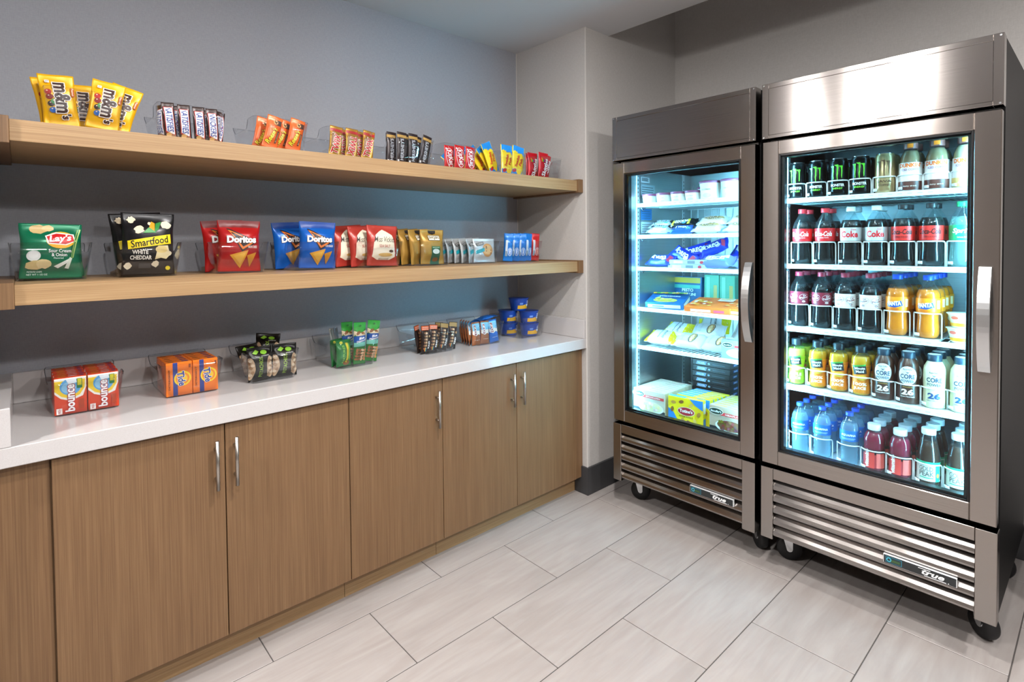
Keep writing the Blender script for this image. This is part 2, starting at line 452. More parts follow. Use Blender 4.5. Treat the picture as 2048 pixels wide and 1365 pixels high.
# ------------------------------------------------------------------ clear bins
BL, BW, BH = .25, .162, .113      # bottom length, bottom width, height
def bin_mesh():
    """front at local -y, rear at local +y, origin at the middle of the bottom"""
    def loop(w_, l_, r, n=5):
        P = []
        for cx, cy, a0 in ((w_/2-r, -l_/2+r, -90), (w_/2-r, l_/2-r, 0), (-w_/2+r, l_/2-r, 90), (-w_/2+r, -l_/2+r, 180)):
            for i in range(n+1): a = R(a0+90*i/n); P.append((cx+r*math.cos(a), cy+r*math.sin(a)))
        # extra points along the sides so that the rim can dip
        Q = []
        for i, p in enumerate(P):
            Q.append(p); q = P[(i+1) % len(P)]; L = math.dist(p, q)
            if L > .1:
                for k in range(1, 20): Q.append((p[0]+(q[0]-p[0])*k/20, p[1]+(q[1]-p[1])*k/20))
        return Q
    def sst(a, b, x): t = min(1, max(0, (x-a)/(b-a))); return t*t*(3-2*t)
    def rim(y, l_):
        t = (l_/2-y)/l_                    # 0 rear .. 1 front
        dip = sst(.03, .13, t)*(1-sst(.6, .74, t))
        return BH-.03*dip
    T = .0024
    outb = loop(BW, BL, .02); outt = loop(BW+.032, BL+.03, .022)
    inb = loop(BW-2*T, BL-2*T, .018); intt = loop(BW+.032-2*T, BL+.03-2*T, .02)
    n = len(outb); rows = 3
    mb = MB(); V = []
    def ring(b, t, k):
        out = []
        for p, q in zip(b, t):
            hh = rim(q[1], BL+.03); f = k*hh/BH
            out.append((p[0]+(q[0]-p[0])*f, p[1]+(q[1]-p[1])*f, max(.0, k*hh)))
        return out
    for k in range(rows+1): V += ring(outb, outt, k/rows)
    for k in range(rows+1): V += [(x, y, max(z, T)) for x, y, z in ring(inb, intt, k/rows)]
    mb.v = V
    def F(f, mi, sm=True): mb.f.append(tuple(f)); mb.m.append(mi); mb.sm.append(sm)
    for k in range(rows):
        for i in range(n):
            j = (i+1) % n
            F((k*n+i, k*n+j, (k+1)*n+j, (k+1)*n+i), 0)
            o2 = (rows+1)*n; F((o2+k*n+j, o2+k*n+i, o2+(k+1)*n+i, o2+(k+1)*n+j), 0)
    for i in range(n):
        j = (i+1) % n; a = rows*n; b = (rows+1)*n+rows*n
        F((a+i, a+j, b+j, b+i), 1)
    F(reversed(range(n)), 0, False); F([(rows+1)*n+i for i in range(n)], 0, False)
    # a flared lip along the rear rim as the pull
    y = (BL+.03)/2
    mb.tube([(-.075, y+.002, BH-.0015), (.075, y+.002, BH-.0015)], .0022, 6, 0)
    return mb.mesh('snack_bin', [ACRYLIC, ACRYLIC_EDGE])
BIN = bin_mesh()
def make_bin(x, y, z, what, rz=0):
    o = link('snack_bin', BIN); put(o, (x, y, z+.0008), 0, 0, rz)
    tag(o, 'clear acrylic bin holding '+what, 'bin', 'clear acrylic snack bins'); return o
# ================================================================== refrigerators
LINER_L = steel_mat('freezer_liner', '#cfd6d8', .38, (0, 0, 1), .3)
LINER_R = steel_mat('cooler_liner', '#b4babd', .3, (0, 1, 0), .6)
LEDM = None
def led_mat():
    k = N('led_strip'); e = k.n('ShaderNodeEmission'); e.inputs[0].default_value = LED_COLOUR+(1,); e.inputs[1].default_value = LED_STRENGTH
    k.l(e.outputs[0], k.out.inputs[0]); return k.m
LEDM = led_mat()
WIRE = M('#e8f0f2', .35, name='white_coated_wire')
def frame(mb, x0, x1, y0, y1, z0, z1, l, r, b, t, mi=0, bev=.0015):
    """rectangular frame in the y-z plane; l is the band at y1 (image left), r at y0"""
    mb.bbox(x0, x1, y1-l, y1, z0, z1, bev, mi); mb.bbox(x0, x1, y0, y0+r, z0, z1, bev, mi)
    mb.bbox(x0, x1, y0+r, y1-l, z0, z0+b, bev, mi); mb.bbox(x0, x1, y0+r, y1-l, z1-t, z1, bev, mi)
    return mb
def fridge(label, y1, y0, g1, g0, shelves, liner, xs, badge1, hand_y, freezer):
    """y1/y0: outer sides, g1/g0: glass opening, all world y; xs: shelf front"""
    yc = (y0+y1)/2
    root = tag(empty('glass_door_refrigerator', (0, yc, 0)), label, 'refrigerator', 'stainless glass-door refrigerators')
    def B(mb, name, mats, par=None):
        mb.v = [(p[0], p[1]-yc, p[2]) for p in mb.v]; return mb.build(name, mats, par or root)
    D = .80; wt = .042
    # outer shell: black sides, back, top and base
    s = MB()
    for a, b in ((y0+.001, y0+.012), (y1-.012, y1-.001)): s.box(.056, D, a, b, .16, 2.016)
    s.box(D-.02, D, y0+.012, y1-.012, .16, 2.016); s.box(.056, D-.02, y0+.012, y1-.012, 1.80, 2.016); s.box(.06, D-.02, y0+.012, y1-.012, .16, .455)
    B(s, 'outer_shell', M('#09090a', .5, 0, .2))
    i0, i1 = y0+wt, y1-wt; zb, zt, xb = .487, 1.772, .70
    s = MB()
    s.box(.056, xb, i0-.029, i0, zb-.03, zt+.025); s.box(.056, xb, i1, i1+.029, zb-.03, zt+.025)
    s.box(xb, xb+.03, i0-.029, i1+.029, zb-.03, zt+.025)
    s.box(.056, xb, i0, i1, zb-.03, zb); s.box(.056, xb, i0, i1, zt, zt+.025)
    B(s, 'inner_liner', liner)
    # header: folded panel with a shallow sunk field
    s = MB(); frame(s, 0, .05, y0, y1, 1.797, 2.019, .026, .026, .014, .02, 0, .0012)
    s.bbox(.0012, .05, y0+.026, y1-.026, 1.811, 1.999, .0008)
    B(s, 'header_panel', STEEL_Y)
    for yy in (y0+.008, y1-.008):
        for zz in (1.802, 2.012): B(MB().lathe([(.0032, -.002), (.0032, .0005)], 8, (0, yy, zz), axis='x'), 'corner_screw', CHROME)
    # door
    zd0, zd1, gz0, gz1 = .460, 1.784, .519, 1.728
    s = MB()
    frame(s, 0, .046, y0+.003, y1-.003, zd0, zd1, y1-.003-g1, g0-y0-.003, gz0-zd0, zd1-gz1, 0, .0025)
    d = B(s, 'door', STEEL_Z)
    s = MB(); frame(s, .002, .04, g0, g1, gz0, gz1, .007, .007, .007, .007, 0, .001)
    frame(s, .018, .044, g0+.007, g1-.007, gz0+.007, gz1-.007, .010, .010, .006, .006, 0, .001)
    B(s, 'black_border', BLACK, d)
    s = MB(); s.box(.008, .012, g0+.0065, g1-.0065, gz0+.0065, gz1-.0065)
    B(s, 'glass_pane', GLASS, d)
    s = MB(); frame(s, .046, .056, y0+.008, y1-.008, zd0+.006, zd1-.006, .02, .02, .02, .02, 0, .002)
    B(s, 'door_gasket', BLACKM, d)
    # bowed pull handle
    s = MB(); P = []; z0h, z1h = .955, 1.290; n = 18
    hw = .0155
    for k in range(n+1):
        t = k/n; z = z0h+(z1h-z0h)*t; bow = -.012-.040*math.sin(math.pi*t)**.8
        P.append((bow, z))
    inner = []
    for k in range(n+1):
        t = k/n; z = z0h+.05+(z1h-z0h-.10)*t; inner.append((-.001-.036*math.sin(math.pi*t)**.8, z))
    out = [(-.0005, z0h)]+P+[(-.0005, z1h)]
    inn = [(-.0005, z0h+.05)]+inner[1:-1]+[(-.0005, z1h-.05)]
    vs = []; m_ = len(out)
    ii = [inn[min(len(inn)-1, max(0, round(k*(len(inn)-1)/(m_-1))))] for k in range(m_)]
    for yy in (hand_y-hw, hand_y+hw):
        vs += [(a, yy, b) for a, b in out]+[(a, yy, b) for a, b in ii]
    fs = []
    for k in range(m_-1):
        fs += [(k, k+1, m_+k+1, m_+k), (2*m_+k, 3*m_+k, 3*m_+k+1, 2*m_+k+1), (k, 2*m_+k, 2*m_+k+1, k+1), (m_+k, m_+k+1, 3*m_+k+1, 3*m_+k)]
    s.add(vs, fs, 0, False)
    B(s, 'pull_handle', M('#cfd2d4', .3, 1, name='satin_aluminium'), d)
    # grille
    s = MB()
    s.bbox(-.002, .05, y1-.048, y1, .147, .443, .0015); s.bbox(-.002, .05, y0, y0+.055, .143, .443, .0015)
    s.bbox(0, .05, y0+.0555, y1-.0485, .398, .443, .0015)
    B(s, 'grille_frame', STEEL_Z)
    s = MB(); s.box(.05, .06, y0+.004, y1-.004, .155, .44); B(s, 'grille_backing', BLACKM)
    gp = None
    for k in range(5):
        zt_ = .386-.0478*k
        pr = [(.034, zt_+.012), (.012, zt_-.004), (.004, zt_-.014), (.001, zt_-.024), (.003, zt_-.031), (.010, zt_-.034), (.022, zt_-.030), (.022, zt_-.026), (.011, zt_-.029), (.007, zt_-.024), (.010, zt_-.014), (.017, zt_-.006), (.036, zt_+.008)]
        s = MB(); s.prism(pr, 'y', y0+.056, y1-.049, 0)
        B(s, 'louver_slat', STEEL_Y)
    # maker's badge on the fourth slat
    s = MB(); b0, b1 = badge1-.207, badge1
    s.bbox(-.006, .004, b0, b1, .2245, .2565, .001)
    bd = B(s, 'badge', M('#e9ecee', .3, .4))
    A = Art(.03)
    A.rect(0, 0, .203, .0285, '#26292b').rect(-.072, 0, .048, .021, '#3aa0bd').rect(-.072, 0, .046, .019, '#23383e')
    A.ell(-.086, 0, .0075, .0075, '#4fc3dc').ell(-.086, 0, .0048, .0048, '#23383e').rect(-.066, -.001, .026, .008, '#3c5a34')
    A.text('true', .040, .001, .0165, '#f2f4f5', fit=.062, shear=.35, wt=.03)
    A.rect(.016, .0105, .034, .0022, '#f2f4f5').rect(.046, -.0105, .060, .0022, '#f2f4f5').ell(.082, -.0095, .0016, .0016, '#f2f4f5')
    bc = (b0+b1)/2-yc
    A.build('badge_print', bd, lambda u, v, o: (-.006-o, bc-u, .2405+v))
    # casters
    for cx, cy, sw in ((.17, y1-.05, 25), (.17, y0+.05, -40), (.66, y1-.06, 10), (.66, y0+.06, -10)):
        s = MB(); s.lathe([(.016, -.017), (.048, -.015), (.0505, -.008), (.0505, .008), (.048, .015), (.016, .017)], 26, (0, 0, .0505), 0, axis='x')
        s.lathe([(.012, -.020), (.012, .020)], 12, (0, 0, .0505), 1, axis='x')
        for e in (-1, 1): s.prism([(-.012, .0505), (.012, .0505), (.03, .118), (-.012, .118)], 'x', e*.0185, e*.022, 1)
        s.bbox(-.022, .022, -.014, .034, .116, .124, .001, 1); s.lathe([(.022, .124), (.022, .16)], 14, (0, .01, 0), 1)
        a = R(sw); s.v = [(cx+p[0]*math.cos(a)-p[1]*math.sin(a), cy+p[0]*math.sin(a)+p[1]*math.cos(a), p[2]) for p in s.v]
        B(s, 'caster', [RUBBER, CHROME])
    # LED strips behind the door stiles
    for yy, e in ((i1-.004, -1), (i0+.004, 1)):
        s = MB(); s.bbox(.062, .074, yy-.006, yy+.003 if e < 0 else yy+.006, zb+.03, zt-.03, .001); B(s, 'led_strip', LEDM)
    # slotted shelf standards
    for xx in (.145, .60):
        for yy in (i0+.0005, i1-.0065):
            s = MB(); s.bbox(xx, xx+.022, yy, yy+.006, zb+.002, zt-.002, .0008)
            for k in range(58): s.box(xx+.008, xx+.013, yy-.0004, yy+.0064, zb+.03+k*.0212, zb+.038+k*.0212, 1)
            B(s, 'shelf_standard', [M('#dfe6e8', .35, .5), BLACKM])
    if freezer:                    # wire guard at the rear of the freezer
        s = MB()
        for k in range(15): 
            yy = i0+.03+k*(i1-i0-.06)/14
            s.tube([(xb-.045, yy, zb+.02), (xb-.045, yy, zt-.10), (xb-.02, yy, zt-.06)], .0022, 5)
        for zz in (zb+.06, .80, 1.05, 1.22, 1.48, zt-.10): s.tube([(xb-.045, i0+.01, zz), (xb-.045, i1-.01, zz)], .0025, 5)
        B(s, 'wire_guard', WIRE)
        for (xa_, xb_, za, zb_, cc) in ((.19, .27, 1.70, 1.73, '#e9eef0'), (.19, .32, 1.63, 1.69, '#c3d6de'), (.19, .29, 1.50, 1.56, '#2b6fb0'), (.19, .32, 1.43, 1.49, '#c6dbe2')):
            s = MB(); s.bbox(xa_, xb_, i1-.0012, i1-.0004, za, zb_, .0002); nt = B(s, 'notice_sticker', M(cc, .5))
            s = MB()
            for k in range(4): s.box(xa_+.008, xb_-.012-.006*(k % 2), i1-.0016, i1-.0011, za+.008+k*(zb_-za-.012)/4, za+.011+k*(zb_-za-.012)/4)
            B(s, 'print', M('#33454f', .5), nt)
    for k, z in enumerate(shelves):
        s = MB()
        nW = 26
        for q in range(nW+1):
            yy = i0+.02+q*(i1-i0-.04)/nW; s.tube([(xs+.004, yy, z-.004), (xb-.05, yy, z-.004)], .0022, 4)
        for xx in (xs+.2, xb-.05): s.tube([(xx, i0+.008, z-.008), (xx, i1-.008, z-.008)], .003, 5)
        for yy in (i0+.008, i1-.008): s.tube([(xs+.004, yy, z-.008), (xb-.05, yy, z-.008)], .003, 5)
        sh = B(s, 'wire_shelf', WIRE)
        s = MB(); s.bbox(xs-.004, xs+.003, i0+.004, i1-.004, z-.0125, z+.0065, .001); B(s, 'price_rail', WHITE, sh)
        s = MB(); nd = 20
        for q in range(nd):
            yy = i0+.03+q*(i1-i0-.06)/nd; s.box(xs-.0046, xs-.004, yy, yy+.014, z-.0035, z-.001)
        B(s, 'rail_slots', M('#b7c9d0', .6), sh)
        for yy in (i0+.006, i1-.006): B(MB().tube([(xs+.03, yy, z-.012), (xs+.05, yy, z-.03), (xs+.075, yy, z-.012)], .0022, 5), 'shelf_clip', CHROME, sh)
    return i0, i1, zb
LSH = [1.577, 1.412, 1.244, 1.031, .828]
RSH = [1.548, 1.277, 1.0155, .770]
fridge('stainless glass-door freezer with frozen meals, beside the pier', -.724, -1.460, -.793, -1.3955, LSH, LINER_L, .15, -1.163, -1.437, True)
fridge('stainless glass-door drinks cooler filled with bottles and cans', -1.4855, -2.227, -1.552, -2.1565, RSH, LINER_R, .10, -1.922, -2.190, False)
def waste_bin():
    root = tag(empty('waste_bin', (.50, -2.62, 0)), 'black waste bin with crumpled liner in the shade beyond the drinks cooler', 'bin')
    MB().lathe([(.13, 0), (.14, .02), (.165, .50), (.172, .52), (.165, .53), (.155, .50)], 28, cap1=False).build('bin_body', BLACKM, root)
    q = random.Random(3)
    mb = MB(); prof = [(.158, .42), (.163, .535), (.18, .56), (.184, .52), (.176, .46)]
    mb.lathe(prof, 40, mod=lambda z, a: 1+.035*math.sin(9*a+z*30)+.02*math.sin(17*a), cap0=False, cap1=False); mb.build('bin_liner', M('#0a0a0b', .3), root)
waste_bin()
# ================================================================== packages: shapes
def sst(a, b, x): t = min(1, max(0, (x-a)/(b-a))); return t*t*(3-2*t)
def pillow(w, h, t, crimp=.010, seed=1, wrinkle=1.0, taper=.05, nu=14, nv=18, side=2.6, both=True, ramp=.28):
    """a sealed bag standing on its bottom seal; returns (mesh builder, front surface map)"""
    q = random.Random(seed); ph = [q.uniform(0, 6.28) for _ in range(8)]
    def shape(u, v):
        """u in -1..1, v in 0..h -> x, half thickness, y shift"""
        e0 = crimp if both else .004
        g = sst(e0*.8, e0+ramp*h, v)*(1-sst(h-crimp-ramp*h, h-crimp*.8, v)) if h > 0 else 0
        if v < e0 or v > h-crimp: g = 0
        f = max(0., 1-abs(u)**side)
        th = t/2*(f**.6)*g
        wr = wrinkle*.0016*(math.sin(9*u+ph[0]+40*v)*math.sin(55*v+ph[1])+.8*math.sin(14*u+ph[2]-60*v))*f*min(1, g*3)*(1-.4*g)
        wv = wrinkle*.0022*math.sin(3.1*u+ph[3])*(sst(h*.7, h, v)+.5*sst(h*.3, 0, v))
        x = u*w/2*(1-taper*g)
        return x, max(.0006, th+wr*.6), wv
    def S(u, v, off):
        uu = max(-1, min(1, u/(w/2))); x, th, s = shape(uu, v)
        return (x, -th-off+s, v)
    mb = MB(); us = [-1+2*i/nu for i in range(nu+1)]
    us = [math.copysign(abs(x)**.8, x) for x in us]
    vv = [0, crimp*.5, crimp]+[crimp+(h-2*crimp)*i/nv for i in range(1, nv)]+[h-crimp, h-crimp*.5, h]
    for sgn in (-1, 1):
        V = []
        for v in vv:
            for u in us:
                x, th, s = shape(u, v); cr = .0004*math.sin(v*5200) if (v < crimp or v > h-crimp) else 0
                V.append((x, sgn*th+s+cr, v))
        n = nu+1; fs = [(k*n+i, k*n+i+1, (k+1)*n+i+1, (k+1)*n+i) for k in range(len(vv)-1) for i in range(nu)]
        mb.add(V, fs, 0, True)
    n = nu+1; K = len(vv); o = n*K; rim = []
    loop = [i for i in range(n)]+[k*n+nu for k in range(1, K)]+[(K-1)*n+i for i in range(nu-1, -1, -1)]+[k*n for k in range(K-2, 0, -1)]
    for a, b in zip(loop, loop[1:]+loop[:1]): mb.f.append((a, b, b+o, a+o)); mb.m.append(0); mb.sm.append(False)
    return mb, S
def bag(name, w, h, t, mat, art=None, seed=1, **kw):
    mb, S = pillow(w, h, t, seed=seed, **kw)
    o = mb.build(name, mat)
    if art: art.build('printed_front', o, S)
    return o
def carton(name, w, d, h, mat, art=None, top=None, side=None, bev=.0012):
    o = MB().bbox(-w/2, w/2, -d/2, d/2, 0, h, bev).build(name, mat)
    if art: art.build('printed_front', o, lambda u, v, q: (u, -d/2-q, v))
    if top: top.build('printed_top', o, lambda u, v, q: (u, v, h+q))
    if side: side.build('printed_side', o, lambda u, v, q: (w/2+q, u, v))
    return o
def cup(name, prof, mat, lid, art, lidmat, n=32):
    """lathed tub; lid = profile of the lid; art wraps round the front"""
    o = MB().lathe(prof, n).build(name, mat)
    MB().lathe(lid, n).build('lid', lidmat, o)
    if art: wrap(art, o, prof, 'printed_band')
    return o
def rad(prof, z):
    for (r0, z0), (r1, z1) in zip(prof, prof[1:]):
        if min(z0, z1) <= z <= max(z0, z1) and z1 != z0: return r0+(r1-r0)*(z-z0)/(z1-z0)
    return prof[-1][0]
def wrap(art, parent, prof, name='lettering', base=.0004, rot=0):
    def S(u, v, q):
        r = rad(prof, v); a = u/max(r, 1e-4)+rot; return ((r+q)*math.sin(a), -(r+q)*math.cos(a), v)
    return art.build(name, parent, S, base=base)
PLACED = {}
def place(o, label, cat, group, loc, rx=0, ry=0, rz=0):
    w2 = o.dimensions.x/2
    tag(o, label, cat, group); put(o, loc, rx, ry, rz); return o
def fill(proto, cat, group, spots):
    """spots: (label, x, y, z, rx, ry, rz); the prototype takes the first spot, copies the others"""
    for i, (label, x, y, z, rx, ry, rz) in enumerate(spots):
        o = proto if i == 0 else copy_tree(proto)
        lift = abs(math.sin(R(ry)))*proto['half_w'] + abs(math.sin(R(rx)))*proto.get('half_t', .004)
        place(o, label, cat, group, (x, y, z+lift), R(rx), R(ry), R(rz))
def W(o, hw, ht=.004): o['half_w'] = hw; o['half_t'] = ht; return o

# ================================================================== clear bins in place
CX = [-2.129, -1.8355, -1.561, -1.218, -.791, -.484, -.1825]
MX = [-2.2035, -1.961, -1.6775, -1.400, -1.104, -.83, -.531, -.223]
UX = [-2.12, -1.85, -1.566, -1.305, -1.010, -.772, -.45, -.185]
for x, w_ in zip(CX, ['orange and white dryer sheet boxes', 'orange detergent boxes', 'black pistachio bags', 'green almond and nut pouches', 'nut bars in dark wrappers', 'pale blue and white energy bars', 'stacked blue and yellow noodle cups']): make_bin(x, -.18, ZCT, w_)
for x, w_ in zip(MX, ['green potato chip bags', 'black popcorn bags', 'red tortilla chip bags', 'blue tortilla chip bags', 'cream and red kettle chip bags', 'gold pretzel bags', 'white cookie packets', 'blue and red sandwich cookie packs']): make_bin(x, -.21, Z2, w_)
for x, w_ in zip(UX, ['large yellow candy pouches', 'brown, red and white chocolate bars', 'orange peanut butter cup packs', 'gold and red caramel bars', 'dark brown chocolate bars', 'red wafer bar packs', 'yellow and blue gummy pouches', 'red fruit candy packs']): make_bin(x, -.325, Z1, w_)
ZU, ZM, ZK = Z1+.0036, Z2+.0036, ZCT+.0036      # standing heights inside the bins

# ================================================================== upper shelf
def upper():
    # yellow candy pouches
    A = Art(); w, h = .082, .150
    for i, (x, y, c) in enumerate(((-.024, .098, '#b5231c'), (-.022, .084, '#8e1a18'), (-.020, .064, '#2b1a12'), (-.012, .070, '#2f8a3c'), (-.018, .046, '#2a62b0'))): A.ell(x, y, .0085, .0080, c).ell(x-.002, y+.003, .002, .0015, '#f3d8c0')
    A.text('m&m', .008, .082, .038, '#3a1d14', rot=-90, fit=.088, wt=.035, ol=('#fbf7ee', .045))
    A.text("'s", .012, .028, .022, '#3a1d14', rot=-90, wt=.04, ol=('#fbf7ee', .05))
    A.rect(.034, .100, .008, .026, '#c9581f').text('Peanut', .034, .100, .005, '#fff4da', rot=-90, fit=.022)
    A.rect(-.022, .128, .010, .008, '#e8e8e6').text('XT', -.022, .128, .004, '#555555')
    o = W(bag('candy_pouch', w, h, .022, foil_mat('#eeb308', .32, .15), A, 11, crimp=.012), .041)
    fill(o, 'candy', 'yellow candy pouches', [
        ('yellow candy pouch with brown lettering, front of its bin, nearest the shelf end', -2.174, -.425, ZU, -4, -5, 4),
        ('yellow candy pouch with brown lettering, front of its bin, leaning towards the fridges', -2.085, -.427, ZU, -4, 9, -3),
        ('yellow candy pouch half hidden behind the leaning front one', -2.055, -.395, ZU, -6, 17, -6),
        ('yellow candy pouch peeking out at the shelf-end corner of its bin', -2.178, -.375, ZU, -5, -9, 5),
        ('yellow candy pouch seen in the gap between the two front pouches', -2.120, -.360, ZU, -6, -2, 0),
        ('yellow candy pouch at the back of its bin, top edge slanting', -2.075, -.330, ZU, -9, 13, -4)])
    # brown chocolate bars with white panel
    def choc(txt):
        A = Art(.015); x0 = .0165
        A.poly([(-x0+.003, .022), (x0-.003, .010), (x0-.003, .104), (-x0+.003, .104)], '#b5221f').poly([(-x0+.005, .026), (x0-.005, .015), (x0-.005, .102), (-x0+.005, .102)], '#f2f2f4')
        A.text(txt, 0, .062, .018, '#1d3f9a', rot=-90, fit=.078, shear=.15, wt=.012)
        A.blob(-.004, .014, .008, '#c79a5c', 3).blob(.007, .010, .006, '#8c5a2c', 5)
        return W(bag('chocolate_bar', .036, .118, .019, foil_mat('#2f1a17', .3, .2), A, 21, wrinkle=.5, taper=.03, nu=10), .018)
    g = 'wrapped chocolate bars with white panels'
    fill(choc('SATISFIES'), 'chocolate bar', g, [
        ('brown chocolate bar with white SATISFIES panel, nearest the yellow pouches', -1.905, -.425, ZU, -3, -4, 0),
        ('brown chocolate bar with white SATISFIES panel, second in the front row', -1.864, -.425, ZU, -3, -2, 0),
        ('brown chocolate bar with white SATISFIES panel, third in the front row', -1.821, -.425, ZU, -3, -2, 0),
        ('brown chocolate bar turned edge-on at the corner of its bin', -1.921, -.385, ZU, -3, -7, -55)])
    fill(choc('SNICKERS'), 'chocolate bar', g, [
        ('brown chocolate bar with white SNICKERS panel, fourth in the front row', -1.782, -.425, ZU, -3, -2, 0),
        ('brown chocolate bar leaning out behind the fourth front bar', -1.765, -.40, ZU, -3, 8, 20),
        ('brown chocolate bar behind the gap of the first and second front bars', -1.885, -.39, ZU, -3, -3, 0),
        ('brown chocolate bar behind the gap of the third and fourth front bars', -1.803, -.39, ZU, -3, 2, 0)])
    # orange peanut butter cup packs
    A = Art(.015)
    A.rect(.012, .100, .024, .020, '#3b1d10').ell(.004, .100, .008, .009, '#d9a866').ell(.010, .098, .006, .007, '#5a2d16')
    A.text("Reese's", -.004, .048, .019, '#f6dc2c', rot=72, fit=.062, shear=.1, wt=.03, ol=('#40200f', .035))
    A.rect(.016, .046, .006, .046, '#40200f', rot=-6).text('MILK CHOCOLATE', .016, .046, .003, '#e9c9a0', rot=84, fit=.038)
    o = W(bag('peanut_cup_pack', .054, .122, .016, foil_mat('#e8641b', .32, .1), A, 31, wrinkle=.6, nu=10), .027)
    fill(o, 'candy', 'orange peanut butter cup packs', [
        ('orange candy pack with yellow script, front of its bin, nearer the brown bars', -1.603, -.425, ZU, -3, 13, 0),
        ('orange candy pack with yellow script, front of its bin, nearer the gold bars', -1.521, -.425, ZU, -3, 13, 0),
        ('orange candy pack standing behind the gap of the two front packs', -1.560, -.392, ZU, -3, 13, 0),
        ('orange candy pack at the corner of its bin, mostly hidden', -1.622, -.375, ZU, -3, 12, 0),
        ('plain orange candy pack farthest back in its bin', -1.59, -.345, ZU, -4, 12, 0)])
    # gold caramel bars
    def caramel(rot):
        A = Art(.015)
        A.rect(0, .104, .050, .012, '#a31a1c').ell(-.012, .060, .010, .040, '#8a5a1c').ell(.014, .050, .006, .040, '#e2c069')
        A.text('TWIX', 0, .050, .028, '#c3161c', rot=rot, fit=.076, shear=.08, wt=.03, ol=('#fbf6ee', .05))
        return W(bag('caramel_bar', .052, .120, .020, foil_mat('#b98a33', .28, .5), A, 41, wrinkle=.5, nu=10), .02)
    g = 'gold wrapped caramel bars'
    fill(caramel(82), 'candy bar', g, [
        ('gold candy bar with red lettering, nearest the orange packs', -1.358, -.425, ZU, -3, 6, 0),
        ('gold candy bar with red lettering, nearest the dark brown bars', -1.222, -.423, ZU, -3, 8, 0),
        ('gold candy bar with red top behind the first front bar', -1.308, -.39, ZU, -3, 5, 0)])
    fill(caramel(-98), 'candy bar', g, [
        ('gold candy bar with upside-down red lettering, middle of the front row', -1.290, -.425, ZU, -3, 4, 0),
        ('gold candy bar tucked behind the middle front bar', -1.240, -.39, ZU, -3, 6, 0)])
    # dark brown chocolate bars
    A = Art(.015); A.rect(0, .118, .044, .012, '#b08d4a')
    A.text("HERSHEY'S", 0, .062, .016, '#c3c7cf', rot=90, fit=.092, wt=.02)
    A.rect(-.016, .012, .008, .010, '#d9d9d9')
    o = W(bag('dark_chocolate_bar', .046, .136, .011, foil_mat('#2a2022', .35, .2), A, 51, wrinkle=.4, nu=10, taper=.02), .023)
    fill(o, 'chocolate bar', 'dark brown chocolate bars', [
        ('dark brown chocolate bar with silver lettering, first in the front row', -1.062, -.425, ZU, -3, 3, 0),
        ('dark brown chocolate bar with silver lettering, second in the front row', -1.006, -.425, ZU, -3, 3, 0),
        ('dark brown chocolate bar with silver lettering, tilted most, nearest the red wafer packs', -.953, -.42, ZU, -3, 14, 0),
        ('plain dark chocolate bar edge at the corner of its bin', -1.095, -.40, ZU, -3, 2, 0),
        ('dark chocolate bar behind the first front bar, gold seal showing', -1.084, -.37, ZU, -3, 3, 0),
        ('dark chocolate bar behind the second front bar, gold seal showing', -1.03, -.39, ZU+.004, -3, 4, 0),
        ('dark chocolate bar behind the tilted one', -.975, -.385, ZU, -3, 10, 0)])
    # red wafer packs
    A = Art(.015); A.ell(.004, .058, .024, .046, '#f4efe9', rot=8).ell(.004, .058, .0215, .043, '#c8161d', rot=8)
    A.text('KitKat', .004, .058, .026, '#ffffff', rot=-80, fit=.072, shear=.1, wt=.025).rect(-.018, .098, .008, .008, '#e9e9e9')
    o = W(bag('wafer_pack', .056, .114, .013, foil_mat('#cf1820', .3, .15), A, 61, wrinkle=.4, nu=10, taper=.02), .028)
    fill(o, 'candy bar', 'red wafer bar packs', [
        ('red wafer pack with white oval, front of its bin, nearer the dark bars', -.757, -.425, ZU, -3, 3, 0),
        ('red wafer pack with white oval, front of its bin, nearer the gummy pouches', -.695, -.423, ZU, -3, 5, 0),
        ('plain red wafer pack behind the first front pack', -.792, -.395, ZU, -3, 2, 0),
        ('red wafer pack lying flat at the back of its bin', -.80, -.275, ZU+.008, 86, 0, 35)])
    # gummy pouches
    A = Art(.015); w, h = .078, .150
    A.poly([(-.036, .150), (.036, .150), (.036, .100), (.020, .116), (-.006, .112), (-.024, .126), (-.036, .118)], '#1b86d6')
    A.poly([(-.036, .0), (.01, .0), (-.006, .020), (-.036, .030)], '#1b86d6').poly([(.02, .0), (.036, .0), (.036, .034)], '#1b86d6')
    A.ell(-.018, .022, .014, .009, '#b5202a', rot=20)
    A.text('Swedish', -.008, .072, .017, '#c5161f', rot=76, fit=.062, wt=.03).text('Fish', .016, .070, .017, '#c5161f', rot=76, fit=.040, wt=.03)
    o = W(bag('gummy_pouch', w, h, .016, foil_mat('#f0d02a', .32, .1), A, 71, wrinkle=.8, nu=10), .038)
    sp = [('yellow and blue gummy pouch, tallest and foremost of its bin', -.462, -.425, ZU, -3, 2, 0),
          ('yellow and blue gummy pouch beside the red fruit candy', -.392, -.418, ZU, -3, 9, -4),
          ('yellow and blue gummy pouch leaning to the shelf end, behind the tallest', -.515, -.395, ZU, -6, -22, 12)]
    for k in range(5): sp.append(('yellow and blue gummy pouch slumped back, %s from the leaning one' % ORD[k], -.500-.020*k, -.37+.030*k, ZU-.004, -14-6*k, -34, 20))
    fill(o, 'candy', 'yellow gummy pouches', sp)
    # red fruit candy
    A = Art(.015)
    for i in range(9): A.ell(-.018+.009*(i % 4), .090+.007*(i//4), .004, .004, ['#e8a317', '#3f9e3d', '#6a2d85', '#e65f1a'][i % 4])
    A.text('Skittles', .006, .060, .026, '#ffffff', rot=80, fit=.096, wt=.025, ol=('#8d0f1a', .03))
